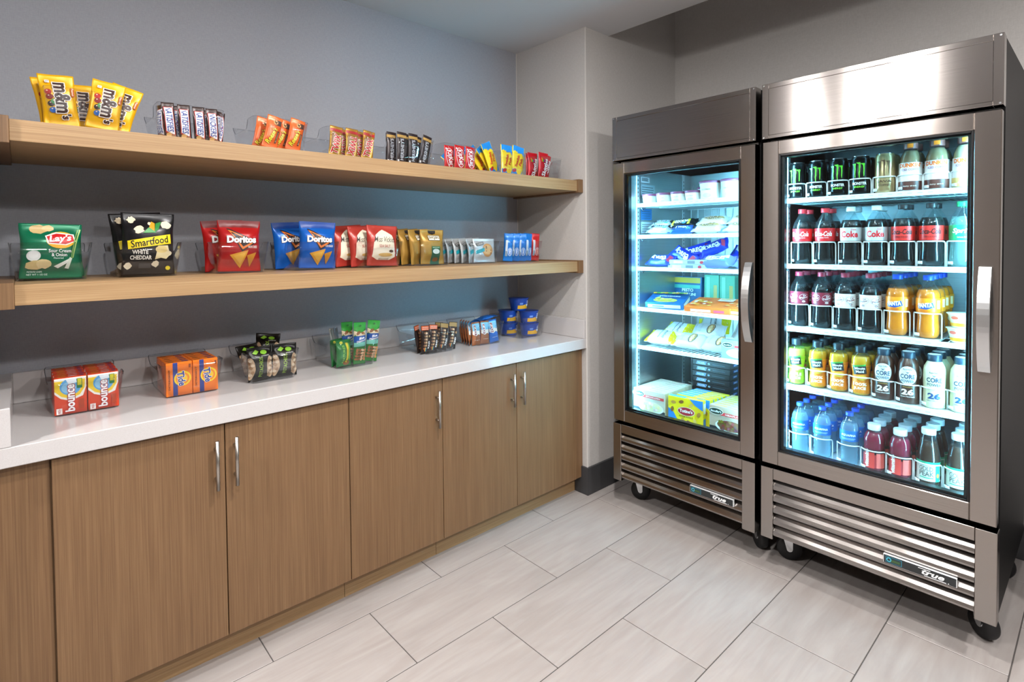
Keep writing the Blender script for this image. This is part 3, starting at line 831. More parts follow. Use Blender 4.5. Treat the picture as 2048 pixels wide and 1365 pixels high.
    o = W(bag('fruit_candy_pack', .070, .138, .020, foil_mat('#c41424', .3, .15), A, 81, wrinkle=.8, nu=10), .034)
    fill(o, 'candy', 'red fruit candy packs', [
        ('red fruit candy pack with white lettering, nearest the shelf front', -.208, -.425, ZU, -3, 5, 0),
        ('red fruit candy pack behind, nearer the gummy pouches', -.250, -.392, ZU, -3, 2, 0),
        ('red fruit candy pack between the front one and the gummy pouches', -.236, -.362, ZU, -3, 2, 0),
        ('red fruit candy pack leaning towards the pier', -.158, -.388, ZU, -3, 14, 6),
        ('red fruit candy pack farthest to the pier, mostly hidden', -.150, -.35, ZU, -3, 15, 6)])
upper()

# ================================================================== middle shelf
def middle():
    # green chips
    A = Art(); w, h = .148, .166
    A.blob(-.030, .148, .020, '#cdb37a', 3, sq=.7).blob(-.008, .152, .015, '#dcc48c', 4, sq=.6)
    A.ell(.022, .116, .036, .026, '#f3b72a').poly([(-.016, .128), (.010, .140), (.054, .134), (.060, .112), (.036, .100), (-.010, .104)], '#fbf6ea').poly([(-.012, .126), (.012, .136), (.051, .131), (.056, .113), (.034, .103), (-.007, .107)], '#c81e22')
    A.text("Lay's", .021, .119, .026, '#ffffff', fit=.056, shear=.2, wt=.03, rot=5)
    A.text('Sour Cream', .020, .083, .010, '#ffffff', fit=.056, wt=.015).text('& Onion', .018, .071, .010, '#ffffff', fit=.038, wt=.015).text('Flavored', .016, .061, .005, '#d9efe6')
    A.ell(-.044, .068, .017, .016, '#e9ece8', rot=20).ell(-.044, .070, .012, .010, '#f7f8f5').blob(-.040, .040, .024, '#d8bf84', 7, sq=.6).blob(-.020, .044, .020, '#e6d09a', 8, sq=.7)
    A.poly([(.004, .036), (.014, .030), (.046, .052), (.044, .060)], '#eef3ea').poly([(.030, .030), (.040, .028), (.050, .060), (.044, .064)], '#dfe9da').poly([(.050, .060), (.053, .062), (.071, .150), (.067, .150)], '#9ec46c').poly([(.046, .060), (.049, .062), (.064, .150), (.062, .150)], '#7db356')
    A.text('POTATO CHIPS', -.040, .020, .005, '#cfe3d9', fit=.034).text('NET WT 1 1/2 OZ', -.034, .012, .005, '#cfe3d9', fit=.048)
    o = W(bag('chip_bag', w, h, .050, foil_mat('#0c7350', .26, .25), A, 101), .07)
    fill(o, 'chip bag', 'green potato chip bags', [('green potato chip bag with red and yellow logo, front of its bin', -2.205, -.295, ZM, -3, 1, 2), ('green potato chip bag behind, its top corners showing', -2.195, -.225, ZM, -4, -1, 4)])
    # popcorn
    A = Art(); w, h = .150, .206
    for i, (x, y, r) in enumerate(((-.048, .182, .011), (-.028, .150, .014), (.050, .168, .014), (.058, .072, .009), (-.058, .030, .010), (.018, .036, .010), (.004, .170, .006))): A.blob(x, y, r, '#efe2c4', 20+i, amp=.5)
    A.poly([(-.002, .150), (.008, .178), (.018, .172), (.016, .144)], '#e7a321').poly([(.016, .142), (.020, .172), (.036, .178), (.028, .150)], '#2f8b3f').poly([(-.018, .138), (.0, .158), (.022, .140)], '#3c9a47')
    A.poly([(-.062, .112), (.064, .136), (.066, .104), (-.060, .084)], '#f6dd1c').text('Smartfood', .002, .110, .024, '#141414', rot=10, fit=.112, wt=.015, shear=.1)
    A.text('WHITE', -.026, .075, .014, '#f4efe4', fit=.046, wt=.03).text('CHEDDAR', -.024, .057, .014, '#f4efe4', fit=.062, wt=.03)
    A.poly([(.016, .050), (.026, .096), (.056, .098), (.062, .066), (.050, .052), (.034, .056)], '#efdfae').ell(.036, .084, .018, .012, '#e9d084').rect(-.012, .030, .034, .016, '#3a3a3e').ell(.054, .022, .007, .007, '#e6cf1e')
    o = W(bag('popcorn_bag', w, h, .052, foil_mat('#17171b', .3, .25), A, 111), .07)
    fill(o, 'popcorn bag', 'black popcorn bags', [('black popcorn bag with yellow banner, front of its bin', -1.957, -.295, ZM, -3, 1, -2), ('black popcorn bag behind, leaning towards the green chips', -1.966, -.23, ZM, -4, -4, 4), ('black popcorn bag behind, leaning towards the red chips', -1.945, -.165, ZM, -5, 4, -4)])
    # tortilla chips red / blue
    def tort(body, dark, sub, seed):
        A = Art(); 
        A.poly([(-.072, .188), (.072, .188), (.066, .162), (-.066, .162)], dark)
        A.poly([(-.046, .158), (-.036, .156), (.060, .108), (.004, .072)], '#1a1210').poly([(-.042, .152), (-.034, .150), (.050, .107), (.006, .080)], '#e87722').poly([(-.034, .144), (-.028, .143), (.038, .107), (.008, .090)], '#21161a')
        A.text('Doritos', .004, .117, .026, '#ffffff', fit=.104, wt=.05, ol=('#161214', .04))
        A.text(sub, .042, .090, .009, '#f5ece4', fit=.034, wt=.02)
        A.poly([(-.040, .060), (.026, .078), (.0, .012)], '#d99a2e').poly([(.020, .058), (.056, .070), (.032, .016)], '#c98826').poly([(-.028, .057), (.016, .069), (.0, .026)], '#e6b14a')
        return W(bag('tortilla_chip_bag', .146, .188, .052, foil_mat(body, .26, .2), A, seed), .07)
    fill(tort('#b01a1c', '#6d1214', 'NACHO CHEESE', 121), 'chip bag', 'red tortilla chip bags', [('red tortilla chip bag with white lettering, front of its bin', -1.674, -.295, ZM, -3, 1, -2), ('red tortilla chip bag behind, showing at one side', -1.700, -.225, ZM, -4, -3, 4)])
    fill(tort('#1160c0', '#0a3f92', 'COOL RANCH', 122), 'chip bag', 'blue tortilla chip bags', [('blue tortilla chip bag with white lettering, front of its bin', -1.382, -.297, ZM, -3, 2, -6), ('blue tortilla chip bag behind, darker in the shade', -1.440, -.19, ZM, -4, -3, 6)])
    # kettle chips
    A = Art(); w, h = .150, .178
    A.poly([(-.050, .100), (-.040, .135), (-.016, .152), (.0, .160), (.016, .152), (.042, .135), (.054, .100), (.058, .040), (.030, .026), (-.030, .026), (-.058, .040)], '#efe6cf')
    A.text('Miss Vickies', .004, .116, .024, '#2b1c18', fit=.104, shear=.25, wt=.002).text('SEA SALT', .002, .086, .013, '#b5462f', fit=.056, wt=.01)
    A.ell(.006, .048, .036, .008, '#d9b26a').ell(.034, .064, .012, .006, '#5a463a').text('KETTLE COOKED', .0, .030, .005, '#7a4032', fit=.05)
    o = W(bag('kettle_chip_bag', w, h, .048, foil_mat('#b33a30', .32, .15), A, 131), .07)
    fill(o, 'chip bag', 'kettle chip bags', [('cream and red kettle chip bag, front of its bin', -1.090, -.297, ZM, -4, 2, 0), ('cream and red kettle chip bag behind, nearest the blue chips', -1.190, -.20, ZM, -6, -4, 8), ('cream and red kettle chip bag squeezed between the other two', -1.140, -.245, ZM, -5, -3, 5)])
    # pretzels
    A = Art(); 
    A.poly([(-.022, .160), (.022, .160), (.020, .146), (0, .140), (-.020, .146)], '#1c1716').rect(.004, .124, .068, .026, '#1c1716').rect(.004, .124, .064, .022, '#f2e8d2').text("SNYDER'S", .004, .126, .012, '#15110f', fit=.058, wt=.02)
    A.rect(.010, .042, .050, .084, '#1e5a45').rect(.010, .078, .050, .010, '#2f7a3c').ell(.010, .060, .020, .012, '#d8e4dc').text('MINI PRETZELS', .010, .078, .004, '#f2efe2', fit=.04).ell(.010, .022, .016, .010, '#7a4a22')
    o = W(bag('pretzel_bag', .132, .164, .040, foil_mat('#b0893f', .34, .3), A, 141), .064)
    sp = [('gold pretzel bag with white name panel, front of its bin', -.826, -.297, ZM, -4, 1, 0)]
    for k in range(4): sp.append(('plain gold pretzel bag, %s behind the front one' % ORD[k], -.866-.027*k, -.262+.042*k, ZM, -5, -3-k, 14))
    fill(o, 'pretzel bag', 'gold pretzel bags', sp)
    # cookies
    A = Art(); 
    A.ell(.014, .062, .036, .034, '#c9935a').ell(.012, .064, .028, .026, '#d9a86e')
    for i in range(7): A.ell(.014+.022*math.cos(i*2.1), .062+.020*math.sin(i*1.7), .004, .003, '#8a552a')
    A.poly([(-.062, .060), (-.010, .074), (-.010, .056), (-.062, .042)], '#1d9fae').rect(-.034, .094, .050, .014, '#3b3f42', rot=12).text('COOKIE', -.034, .094, .010, '#eef2f2', rot=12, fit=.042, wt=.02)
    o = W(bag('cookie_packet', .140, .122, .026, foil_mat('#cdd3d6', .28, .4), A, 151, wrinkle=1.6), .068)
    sp = [('silver white cookie packet with round cookie picture, front of its bin', -.514, -.305, ZM, -4, 1, 0)]
    for k in range(5): sp.append(('silver cookie packet edge, %s behind the front packet' % ORD[k], -.548-.020*k, -.275+.032*k, ZM, -6, -3, 24))
    fill(o, 'cookie packet', 'silver cookie packets', sp)
    # sandwich cookie packs
    def slim(body, txt, tc):
        A = Art(.015); A.rect(-.010, .070, .012, .086, '#c9d4dc', rot=0)
        A.ell(.010, .050, .012, .022, '#eef4f8').ell(.010, .050, .010, .020, body).text(txt, .010, .050, .009, tc, rot=90, fit=.030, wt=.03).rect(-.010, .040, .010, .028, '#8ea3b1')
        return W(bag('sandwich_cookie_pack', .052, .150, .026, foil_mat(body, .3, .15), A, 161, wrinkle=.5, nu=10), .026)
    sp = [('blue sandwich cookie pack, largest face showing, beside the red one', -.208, -.30, ZM, -3, 5, -12)]
    for k in range(3): sp.append(('blue sandwich cookie pack, %s behind the widest one' % ORD[k], -.252-.038*k, -.296+.012*k, ZM, -3, 4, -38))
    p = slim('#1473c8', 'OREO', '#ffffff'); fill(p, 'cookie pack', 'blue sandwich cookie packs', sp)
    fill(slim('#c21d22', 'AHOY', '#f2d9c0'), 'cookie pack', 'red cookie packs', [('red cookie pack standing beside the blue ones', -.150, -.298, ZM, -3, 4, -20)])
middle()

# ================================================================== worktop bins
def counter():
    # dryer sheet boxes
    A = Art(.02); w, d, h = .079, .026, .114
    A.poly([(-.0385, .112), (.0385, .112), (.0385, .080), (.030, .052), (.0, .040), (-.024, .050), (-.0385, .066)], '#f4f2ea').poly([(-.0385, .104), (.036, .104), (.034, .076), (.022, .056), (.0, .047), (-.022, .056), (-.0385, .074)], '#f2cc28').ell(.000, .084, .026, .026, '#58a6dc').ell(-.004, .082, .018, .018, '#8cc7ea').poly([(-.012, .110), (.012, .112), (.016, .096), (-.004, .090)], '#e8f2fa').rect(.022, .092, .013, .030, '#2f7d45').rect(.022, .096, .010, .020, '#d7d02e')
    A.text('bounce', -.002, .050, .024, '#ffffff', rot=90, fit=.084, wt=.03, ol=('#c01c26', .05))
    A.rect(-.028, .012, .014, .018, '#f3eeea').text('FRESH', -.028, .012, .006, '#c03030', rot=90, fit=.012).rect(.026, .028, .012, .030, '#b5401c')
    T = Art(.03); T.rect(-.02, 0, .02, .005, '#d9c53a').rect(.006, 0, .022, .006, '#dfe7ec').rect(.028, 0, .010, .008, '#2a49a0')
    o = W(carton('dryer_sheet_box', w, d, h, M('#d8431f', .4), A, T), 0)
    sp = []
    for c, x in ((0, -2.1685), (1, -2.0868)):
        for k in range(7): sp.append(('orange dryer sheet box, %s from the front in the %s column' % (ORD[k], ('shelf-end', 'fridge-side')[c]), x+.002*(k % 2), -.288+.0275*k, ZK, 0, 0, 0))
    fill(o, 'box', 'orange dryer sheet boxes', sp)
    # detergent boxes
    A = Art(.02); w, d, h = .079, .032, .115
    A.rect(-.012, .0575, .014, .114, '#27408f').ell(.010, .058, .026, .026, '#f6d21f').ell(.010, .058, .0205, .0205, '#f08a1c').ell(.010, .058, .015, .015, '#f6c81f')
    A.text('Tide', .006, .058, .022, '#1f3c96', rot=-82, fit=.050, shear=.1, wt=.025, ol=('#ffffff', .04)).text('DETERGENT', -.030, .058, .005, '#5a2413', rot=90, fit=.07).rect(.032, .100, .006, .012, '#8c3a12')
    T = Art(.03); T.rect(-.022, 0, .018, .010, '#8c5a2a').rect(.02, 0, .02, .012, '#27408f')
    o = W(carton('detergent_box', w, d, h, M('#ef7a1e', .4), A, T), 0)
    sp = []
    for c, x in ((0, -1.8765), (1, -1.7955)):
        for k in range(5): sp.append(('orange detergent box, %s from the front in the %s column' % (ORD[k], ('shelf-end', 'fridge-side')[c]), x, -.285+.0335*k, ZK, 0, 0, 0))
    fill(o, 'box', 'orange detergent boxes', sp)
    # pistachio bags
    A = Art(); w, h = .098, .128
    A.ell(-.040, .048, .016, .042, '#c8ab8a').ell(.034, .048, .014, .042, '#c8ab8a')
    for i in range(8): A.blob(-.040+.006*((i*7) % 3-1), .016+.009*i, .006, '#e2cdb0' if i % 2 else '#a98562', i+2); A.blob(.034+.005*((i*5) % 3-1), .016+.009*i, .006, '#e2cdb0' if i % 2 else '#a98562', i+30)
    A.text('PISTACHIOS', -.004, .052, .014, '#9cc83a', rot=90, fit=.076, wt=.004).poly([(-.03, .106), (-.018, .100), (-.004, .110), (-.016, .118)], '#8bc53a').ell(.012, .106, .012, .008, '#86c435').text('wonderful', .014, .094, .005, '#d8d8d8', fit=.03)
    o = W(bag('pistachio_bag', .092, h, .044, foil_mat('#131313', .3, .2), A, 171, wrinkle=1.6), .045)
    fill(o, 'nut bag', 'black pistachio bags', [
        ('black pistachio bag with green lettering, front of its bin, nearer the detergent', -1.602, -.275, ZK, -4, -1, 3), ('black pistachio bag with green lettering, front of its bin, nearer the almonds', -1.512, -.275, ZK, -4, 1, -3),
        ('black pistachio bag slumped behind the front two, nearer the detergent', -1.596, -.21, ZK+.004, -28, -4, 12), ('black pistachio bag at the back of its bin, highest of all', -1.548, -.175, ZK+.030, -22, 6, -14)])
    # almond tubes
    A = Art(.015); w, h = .056, .180
    A.poly([(-.028, .145), (.0, .134), (.028, .146), (.028, .178), (-.028, .178)], '#35a83c').poly([(-.028, .144), (.0, .133), (.028, .145), (.028, .120), (-.028, .122)], '#e8d7b8').ell(-.010, .134, .012, .006, '#8a5528', rot=40).ell(.012, .132, .010, .005, '#9a6231', rot=-20)
    A.poly([(-.028, .120), (.028, .124), (.028, .096), (-.028, .092)], '#1d4f9e').text('Blue', .004, .112, .011, '#ffffff', rot=14, shear=.3, wt=.02).text('Diamond', .002, .100, .009, '#ffffff', rot=14, fit=.044, shear=.2, wt=.02).poly([(-.028, .092), (.028, .096), (.028, .078), (-.028, .074)], '#74bfae')
    for i in range(16): A.ell(-.018+.012*(i % 4), .022+.013*(i//4), .008, .005, ['#9a6336', '#b88452', '#d3ad84', '#85532b'][(i*3) % 4], rot=i*37)
    A.ell(0, .165, .005, .0035, '#1f6e2a')
    o = W(bag('almond_pouch', w, h, .026, foil_mat('#2f7a35', .3, .1), A, 181, nu=10, wrinkle=.6), .027)
    fill(o, 'nut pouch', 'green topped almond pouches', [
        ('green topped almond pouch, front middle of its bin', -1.200, -.283, ZK, -3, 3, 0), ('green topped almond pouch, nearest the fridges, leaning', -1.142, -.272, ZK, -4, 8, -6), ('green topped almond pouch behind, folded top leaning', -1.228, -.235, ZK, -5, 2, 8)])
    A = Art(.015); A.rect(.012, .055, .012, .085, '#d9c93c', rot=-4).text('NATURES', -.008, .052, .011, '#8fce5f', rot=90, fit=.074, wt=.02).ell(.010, .014, .016, .010, '#8a5a2e').ell(-.012, .100, .009, .006, '#d5d34a').rect(.022, .06, .006, .07, '#6db64a')
    o = W(bag('trail_mix_pouch', .076, .112, .030, foil_mat('#2e7b40', .32, .1), A, 185), .036)
    fill(o, 'nut pouch', 'green trail mix pouches', [('dark green trail mix pouch with yellow stripe, front corner of its bin', -1.267, -.277, ZK, -4, 2, 14), ('dark green trail mix pouch behind the striped one', -1.274, -.235, ZK, -5, 0, 24)])
    A = Art(.015); A.ell(0, .06, .018, .03, '#8fa8b5', rot=30).text('nuts', .0, .10, .008, '#33424a', wt=.02)
    o = W(bag('silver_nut_pouch', .060, .150, .018, foil_mat('#c9d2d6', .2, .7), A, 188, wrinkle=2, nu=10), .03)
    fill(o, 'nut pouch', None, [('silver foil pouch standing behind the green nut pouches', -1.255, -.175, ZK, -6, 3, 30)])
    # nut bars
    def nutbar(top, seed):
        A = Art(.015); A.rect(0, .118, .044, .020, top)
        if top == '#e8672a':
            for i in range(10): A.ell(-.014+.007*(i % 5), .113+.008*(i//5), .0022, .0022, '#f3e3cf')
        for i in range(22): A.blob(-.012+.008*(i % 4), .022+.0145*(i//4), .0055, ['#8c6140', '#c59a66', '#5c3a24', '#dab88c'][(i*7) % 4], i+seed)
        A.rect(.008, .042, .014, .062, '#17110f').text('KIND', .008, .040, .010, '#ffffff', rot=90, fit=.034, wt=.03)
        for i, c in enumerate(('#d93a2b', '#f0b52a', '#5aa84a', '#2f7fc2')): A.rect(-.013+.0025*i, .018, .0022, .016, c)
        return W(bag('nut_bar', .048, .130, .022, foil_mat('#2a1d19', .28, .15), A, seed, nu=10, wrinkle=.5), .02)
    fill(nutbar('#e8672a', 191), 'nut bar', 'dark wrapped nut bars', [
        ('nut bar with orange dotted top, front corner of its bin', -.868, -.287, ZK, -4, 4, 6), ('nut bar with orange dotted top, second along the front', -.826, -.287, ZK, -4, 6, 0), ('nut bar with orange dotted top, turned aside at the corner', -.872, -.250, ZK, -6, -4, 30)])
    fill(nutbar('#a8813c', 192), 'nut bar', 'dark wrapped nut bars', [
        ('nut bar with gold top, third along the front', -.772, -.287, ZK, -4, 11, 0), ('nut bar with gold top, nearest the energy bars', -.716, -.285, ZK, -4, 9, -4), ('nut bar with gold top behind the front ones', -.770, -.250, ZK, -5, 8, 0)])
    fill(nutbar('#3a2a22', 193), 'nut bar', 'dark wrapped nut bars', [('dark nut bar lying flat at the back of its bin', -.835, -.135, ZK+.010, 87, 0, 60)])
    # energy bars
    def ebar(low, seed):
        A = Art(.015); A.rect(0, .092, .050, .036, '#79bfe0').poly([(-.026, .074), (.026, .074), (.026, .050), (.010, .056), (-.006, .048), (-.026, .056)], '#e9e2d6').poly([(-.026, .050), (-.006, .046), (.010, .052), (.026, .048), (.026, .010), (-.026, .010)], low)
        A.rect(-.010, .078, .015, .052, '#f4eeea').rect(-.010, .078, .013, .050, '#8f2c34').text('CLIF', -.010, .078, .011, '#f6ece4', rot=90, fit=.040, wt=.04).text('energy bar', .004, .026, .005, '#f2ead8', fit=.034)
        return W(bag('energy_bar', .056, .118, .020, foil_mat(low, .34, .1), A, seed, nu=10, wrinkle=.8), .027)
    p = ebar('#9b5a34', 201)
    sp = [('blue and brown energy bar, front of its bin, nearer the nut bars', -.560, -.287, ZK-.002, -4, 1, 4), ('blue and brown energy bar, middle of the front', -.505, -.287, ZK-.002, -4, 3, 0)]
    for k in range(4): sp.append(('blue and brown energy bar, %s of those fanned along the side' % ORD[k], -.578+.004*k, -.262+.026*k, ZK, -5, -5, 42))
    fill(p, 'energy bar', 'pale blue energy bars', sp)
    fill(ebar('#1f63b8', 202), 'energy bar', 'pale blue energy bars', [('blue and white energy bar with blue foot, nearest the noodle cups', -.437, -.285, ZK-.002, -4, -6, -6),
        ('energy bar lying across the top, first of the blue ones', -.545, -.20, ZK+.096, 80, 0, 70), ('energy bar lying across the top, second of the blue ones', -.515, -.235, ZK+.114, 82, 0, 88), ('blue energy bar leaning at the rear of its bin', -.452, -.215, ZK, -18, 4, -10)])
    # noodle cups
    prof = [(.042, 0), (.0435, .003), (.0535, .062), (.0545, .064)]
    A = Art(.012); A.poly([(-.048, .010), (.054, .010), (.060, .034), (.030, .036), (.016, .024), (.004, .036), (-.020, .030), (-.048, .030)], '#f2b120').ell(.016, .040, .017, .018, '#1c4fb2').poly([(.002, .036), (.030, .036), (.024, .026), (.016, .022), (.008, .026)], '#f4f4f4').text('MAC &', .016, .052, .006, '#ffffff', fit=.020, wt=.03).text('CHEESE', .016, .043, .006, '#ffffff', fit=.024, wt=.03).rect(-.030, .040, .018, .010, '#6f92d8').text('quick cup', .036, .018, .004, '#8a4a10', fit=.02)
    o = cup('noodle_cup', prof, M('#1a48a8', .35), [(.054, .064), (.0572, .0645), (.0572, .069), (.054, .0695), (.001, .0695)], A, M('#1a3f97', .35)); W(o, 0)
    fill(o, 'noodle cup', 'blue and yellow noodle cups', [
        ('blue and yellow noodle cup, bottom of the front stack', -.150, -.250, ZK, 0, 0, 6), ('blue and yellow noodle cup, upper one of the front stack', -.153, -.250, ZK+.0702, 0, 0, 8),
        ('blue and yellow noodle cup, bottom of the rear stack', -.218, -.152, ZK, 0, 0, 6), ('blue and yellow noodle cup, upper one of the rear stack', -.220, -.153, ZK+.0702, 0, 0, 10),
        ('blue and yellow noodle cup crowning the two stacks', -.186, -.204, ZK+.1404, 0, 0, 10)])
counter()
# ================================================================== bottles and cans
RF = R(-90)             # things in the refrigerators face the room
CAPS = {}
def ridged(n, amp): return lambda z, a: 1+amp*math.cos(n*a)
def bottle(name, prof, cap, cap_col, liquid=None, fill_z=None, shell=None, band=None, band_col=None, art=None, base_petals=0, cap_top=None, rot=0):
    """prof: outer profile up to the neck; cap: (radius, z0, z1); band: (z0, z1) of the wrap label"""
    if prof is SODA and art: art.dv = -.006
    mod = (lambda z, a: 1-(.10*max(0, 1-z/.018))*(.5+.5*math.cos(base_petals*a))) if base_petals else None
    o = MB().lathe(prof, 24, mod=mod, cap1=False).build(name, shell or PET)
    if liquid:
        lp = [(r*.95, z+.0015) for r, z in prof if z < fill_z-.002]+[(rad(prof, fill_z)*.95, fill_z)]
        MB().lathe(lp, 20, mod=mod).build('drink', liquid, o)
    MB().lathe([(cap[0]*.97, cap[1]), (cap[0], cap[1]+.001), (cap[0], cap[2]-.002), (cap[0]*.93, cap[2])], 36, mod=ridged(18, .012)).build('cap', M(cap_col, .4), o)
    if cap_top: MB().lathe([(cap[0]*.9, cap[2]+.0002), (cap[0]*.88, cap[2]+.0008)], 24).build('cap_disc', M(cap_top, .4), o)
    if band:
        z0, z1 = band; zs = [z0+(z1-z0)*i/8 for i in range(9)]
        MB().lathe([(rad(prof, z)+.0004, z) for z in zs], 32, cap0=False, cap1=False).build('label', M(band_col, .4), o)
    if art: wrap(art, o, prof, 'lettering', .0007, rot)
    return o
def liq(c, rough=.12): return M(c, rough, 0, .5)
SODA = [(.026, 0), (.031, .004), (.0355, .016), (.0365, .03), (.0345, .055), (.0335, .075), (.0355, .095), (.0368, .103), (.0368, .150), (.0360, .158), (.0310, .174), (.0220, .190), (.0150, .202), (.0128, .208), (.0128, .212)]
WATER = [(.026, 0), (.032, .006), (.0325, .02), (.031, .03), (.0328, .04), (.031, .05), (.0328, .06), (.031, .07), (.0328, .08), (.0325, .09), (.0332, .10), (.0332, .135), (.031, .150), (.022, .172), (.013, .186), (.0115, .191)]
VITA = [(.031, 0), (.036, .004), (.0368, .012), (.0350, .02), (.0350, .085), (.0368, .092), (.0350, .100), (.0368, .108), (.0355, .122), (.030, .138), (.022, .150), (.0195, .156)]
TEA = [(.030, 0), (.035, .004), (.0358, .014), (.034, .02), (.034, .080), (.0355, .09), (.034, .105), (.029, .135), (.024, .160), (.0205, .176), (.0195, .182)]
JUICE = [(.026, 0), (.031, .004), (.032, .015), (.029, .05), (.0275, .075), (.030, .095), (.034, .112), (.0345, .128), (.032, .146), (.024, .160), (.0185, .166)]
SHAKE = [(.029, 0), (.033, .004), (.0335, .03), (.0325, .06), (.0335, .10), (.0335, .128), (.031, .146), (.024, .160), (.0195, .168)]
COFFEE = [(.030, 0), (.0345, .004), (.0355, .02), (.0350, .105), (.033, .122), (.027, .140), (.0205, .152), (.0195, .158)]
CAN = [(.026, 0), (.030, .002), (.033, .012), (.033, .136), (.029, .147), (.0275, .149)]
def cola(name, label, cap, art, liquid='#0d0605'): return bottle(name, SODA, (.0162, .210, .228), cap, liq(liquid), .176, None, (.094, .146), label, art, 5)
A = lambda: Art(.01)
def make_drinks():
    P = {}
    def can(body, claw, t1, t2, c1, c2, nm):
        o = MB().lathe(CAN, 28).build(nm, foil_mat(body, .25, .5))
        MB().lathe([(.0278, .1485), (.0288, .1500), (.0282, .1515), (.0262, .1500), (.0262, .1475), (.001, .1475)], 24).build('can_lid', CHROME, o)
        a = A()
        for k, (x, L) in enumerate(((-.015, .050), (.0, .062), (.014, .046))):
            q = random.Random(k+4); top = .122-.004*abs(k-1); P1 = []; P2 = []
            for i in range(9):
                z = top-L*i/8; w_ = .0052*(1-.75*i/8)+.0012*q.random(); dx = .0016*(q.random()-.5); P1.append((x+dx-w_/2, z)); P2.append((x+dx+w_/2, z))
            a.poly(P1+P2[::-1], claw)
            a.poly([(x-.011, top+.002), (x+.003, top+.003), (x+.003, top-.005), (x-.003, top-.004)], claw)
        a.text(t1, 0, .044, .011, c1, fit=.046, wt=.03).text(t2, 0, .031, .007, c2, fit=.034, wt=.02)
        wrap(a, o, CAN, 'lettering', .0005); return o
    P['can'] = can('#0c0f10', '#66d52c', 'MONSTER', 'ENERGY', '#f2f4f2', '#7ddb3a', 'energy_drink_can')
    P['tan'] = can('#c3a679', '#5b3a1c', 'JAVA', 'COFFEE', '#4a2d14', '#4a2d14', 'coffee_drink_can')
    def coffee(low, drink):
        a = A(); a.text("DUNKIN'", 0, .096, .016, '#ee6a1a', fit=.070, wt=.05).text('ICED COFFEE', 0, .080, .008, '#7a2a78', fit=.054, wt=.02).text('1% milk', 0, .062, .005, '#4a3a34').rect(0, .022, .10, .032, low).text('dairy drink', 0, .020, .006, '#f0e6da', fit=.04)
        return bottle('iced_coffee_bottle', COFFEE, (.0215, .157, .183), '#7a4640', liq(drink), .15, None, (.004, .106), '#efe9e6', a)
    P['coffee'] = coffee('#5a2c22', '#a8805c'); P['coffee2'] = coffee('#d9b46a', '#d8b98c')
    for k in ('coffee', 'coffee2'):
        o = P[k]; a = A(); a.rect(0, .170, .018, .018, '#f07a1c'); a.build('cap_band', o, lambda u, v, q: ((.0216+q)*math.sin(u/.0216), -(.0216+q)*math.cos(u/.0216), v))
    a = A(); a.text('Coca-Cola', -.006, .130, .020, '#ffffff', fit=.070, shear=.3, wt=.022).text('ORIGINAL TASTE', -.004, .114, .004, '#ffe9e6', fit=.04)
    P['cola'] = cola('cola_bottle', '#d01c20', '#d3202a', a)
    a = A(); a.text('Coke', -.002, .126, .026, '#cf1f26', fit=.060, wt=.04).text('Diet', .012, .144, .007, '#cf1f26', shear=.3)
    P['diet'] = cola('diet_cola_bottle', '#c9ccce', '#dfe3e6', a)
    a = A(); a.text('Coca-Cola', -.006, .132, .020, '#1a0d0d', fit=.070, shear=.3, wt=.022).text('ZERO SUGAR', -.004, .113, .005, '#1a0d0d', fit=.04)
    P['zero'] = cola('zero_cola_bottle', '#d42a22', '#1d1d1f', a)
    a = A(); a.text('Sprite', 0, .130, .022, '#ffffff', fit=.060, shear=.25, wt=.04).text('lemon lime', 0, .110, .005, '#f2e13a', fit=.03)
    P['lime'] = bottle('lime_soda_bottle', SODA, (.0162, .210, .228), '#1f9d5c', clear_mat('lime_soda', '#dff3ec', 1.2, .05, '#e6f6f2', .25), .176, None, (.094, .146), '#22a866', a, 5)
    for k, lab, tc in (('pepper', '#7c1a2c', '#f5e6e6'), ('dpepper', '#ece4df', '#7c1a2c')):
        a = A()
        for u in (-.018, .024):
            a.ell(u, .130, .018, .013, tc, rot=10).ell(u, .130, .0172, .0122, lab, rot=10).text('Dr', u+.003, .136, .008, tc, rot=10, wt=.02).text('Pepper', u, .127, .010, tc, rot=10, fit=.029, wt=.02).ell(u-.002, .111, .006, .0038, tc).text('23' if k == 'pepper' else 'DIET', u-.002, .111, .004, lab)
        P[k] = cola('spiced_soda_bottle' if k == 'pepper' else 'diet_spiced_soda_bottle', lab, '#a02338', a, '#0d0606')
    a = A(); a.poly([(-.034, .126), (.014, .138), (.020, .120), (-.004, .112), (-.030, .114)], '#27479c').text('FANTA', -.008, .127, .016, '#ffffff', fit=.044, wt=.05, rot=6).rect(.034, .130, .012, .030, '#f3d9a4').ell(-.01, .106, .018, .005, '#d96a0c')
    P['orange'] = bottle('orange_soda_bottle', SODA, (.0162, .210, .228), '#1d49c0', liq('#f07a10', .2), .176, None, (.094, .146), '#f08a14', a, 5)
    def juice(liqc, lab, txt):
        a = A(); a.poly([(-.026, .112), (.020, .120), (.024, .086), (-.022, .080)], '#16181a').poly([(-.026, .116), (.020, .124), (.020, .118), (-.026, .110)], '#3f9a3c').text('Minute', 0, .107, .010, '#ffffff', fit=.034, wt=.03, rot=6).text('Maid', 0, .094, .010, '#ffffff', fit=.026, wt=.03, rot=6)
        a.ell(.006, .070, .018, .010, '#f0c04a' if 'e8' in lab else '#e07a6a').text(txt[0], 0, .045, .012, '#fff4dc', fit=.046, wt=.03).text(txt[1], 0, .028, .013, '#fff4dc', fit=.040, wt=.04)
        return bottle('juice_bottle', JUICE, (.0200, .165, .190), '#20242a', liq(liqc, .25), .150, None, (.010, .120), lab, a)
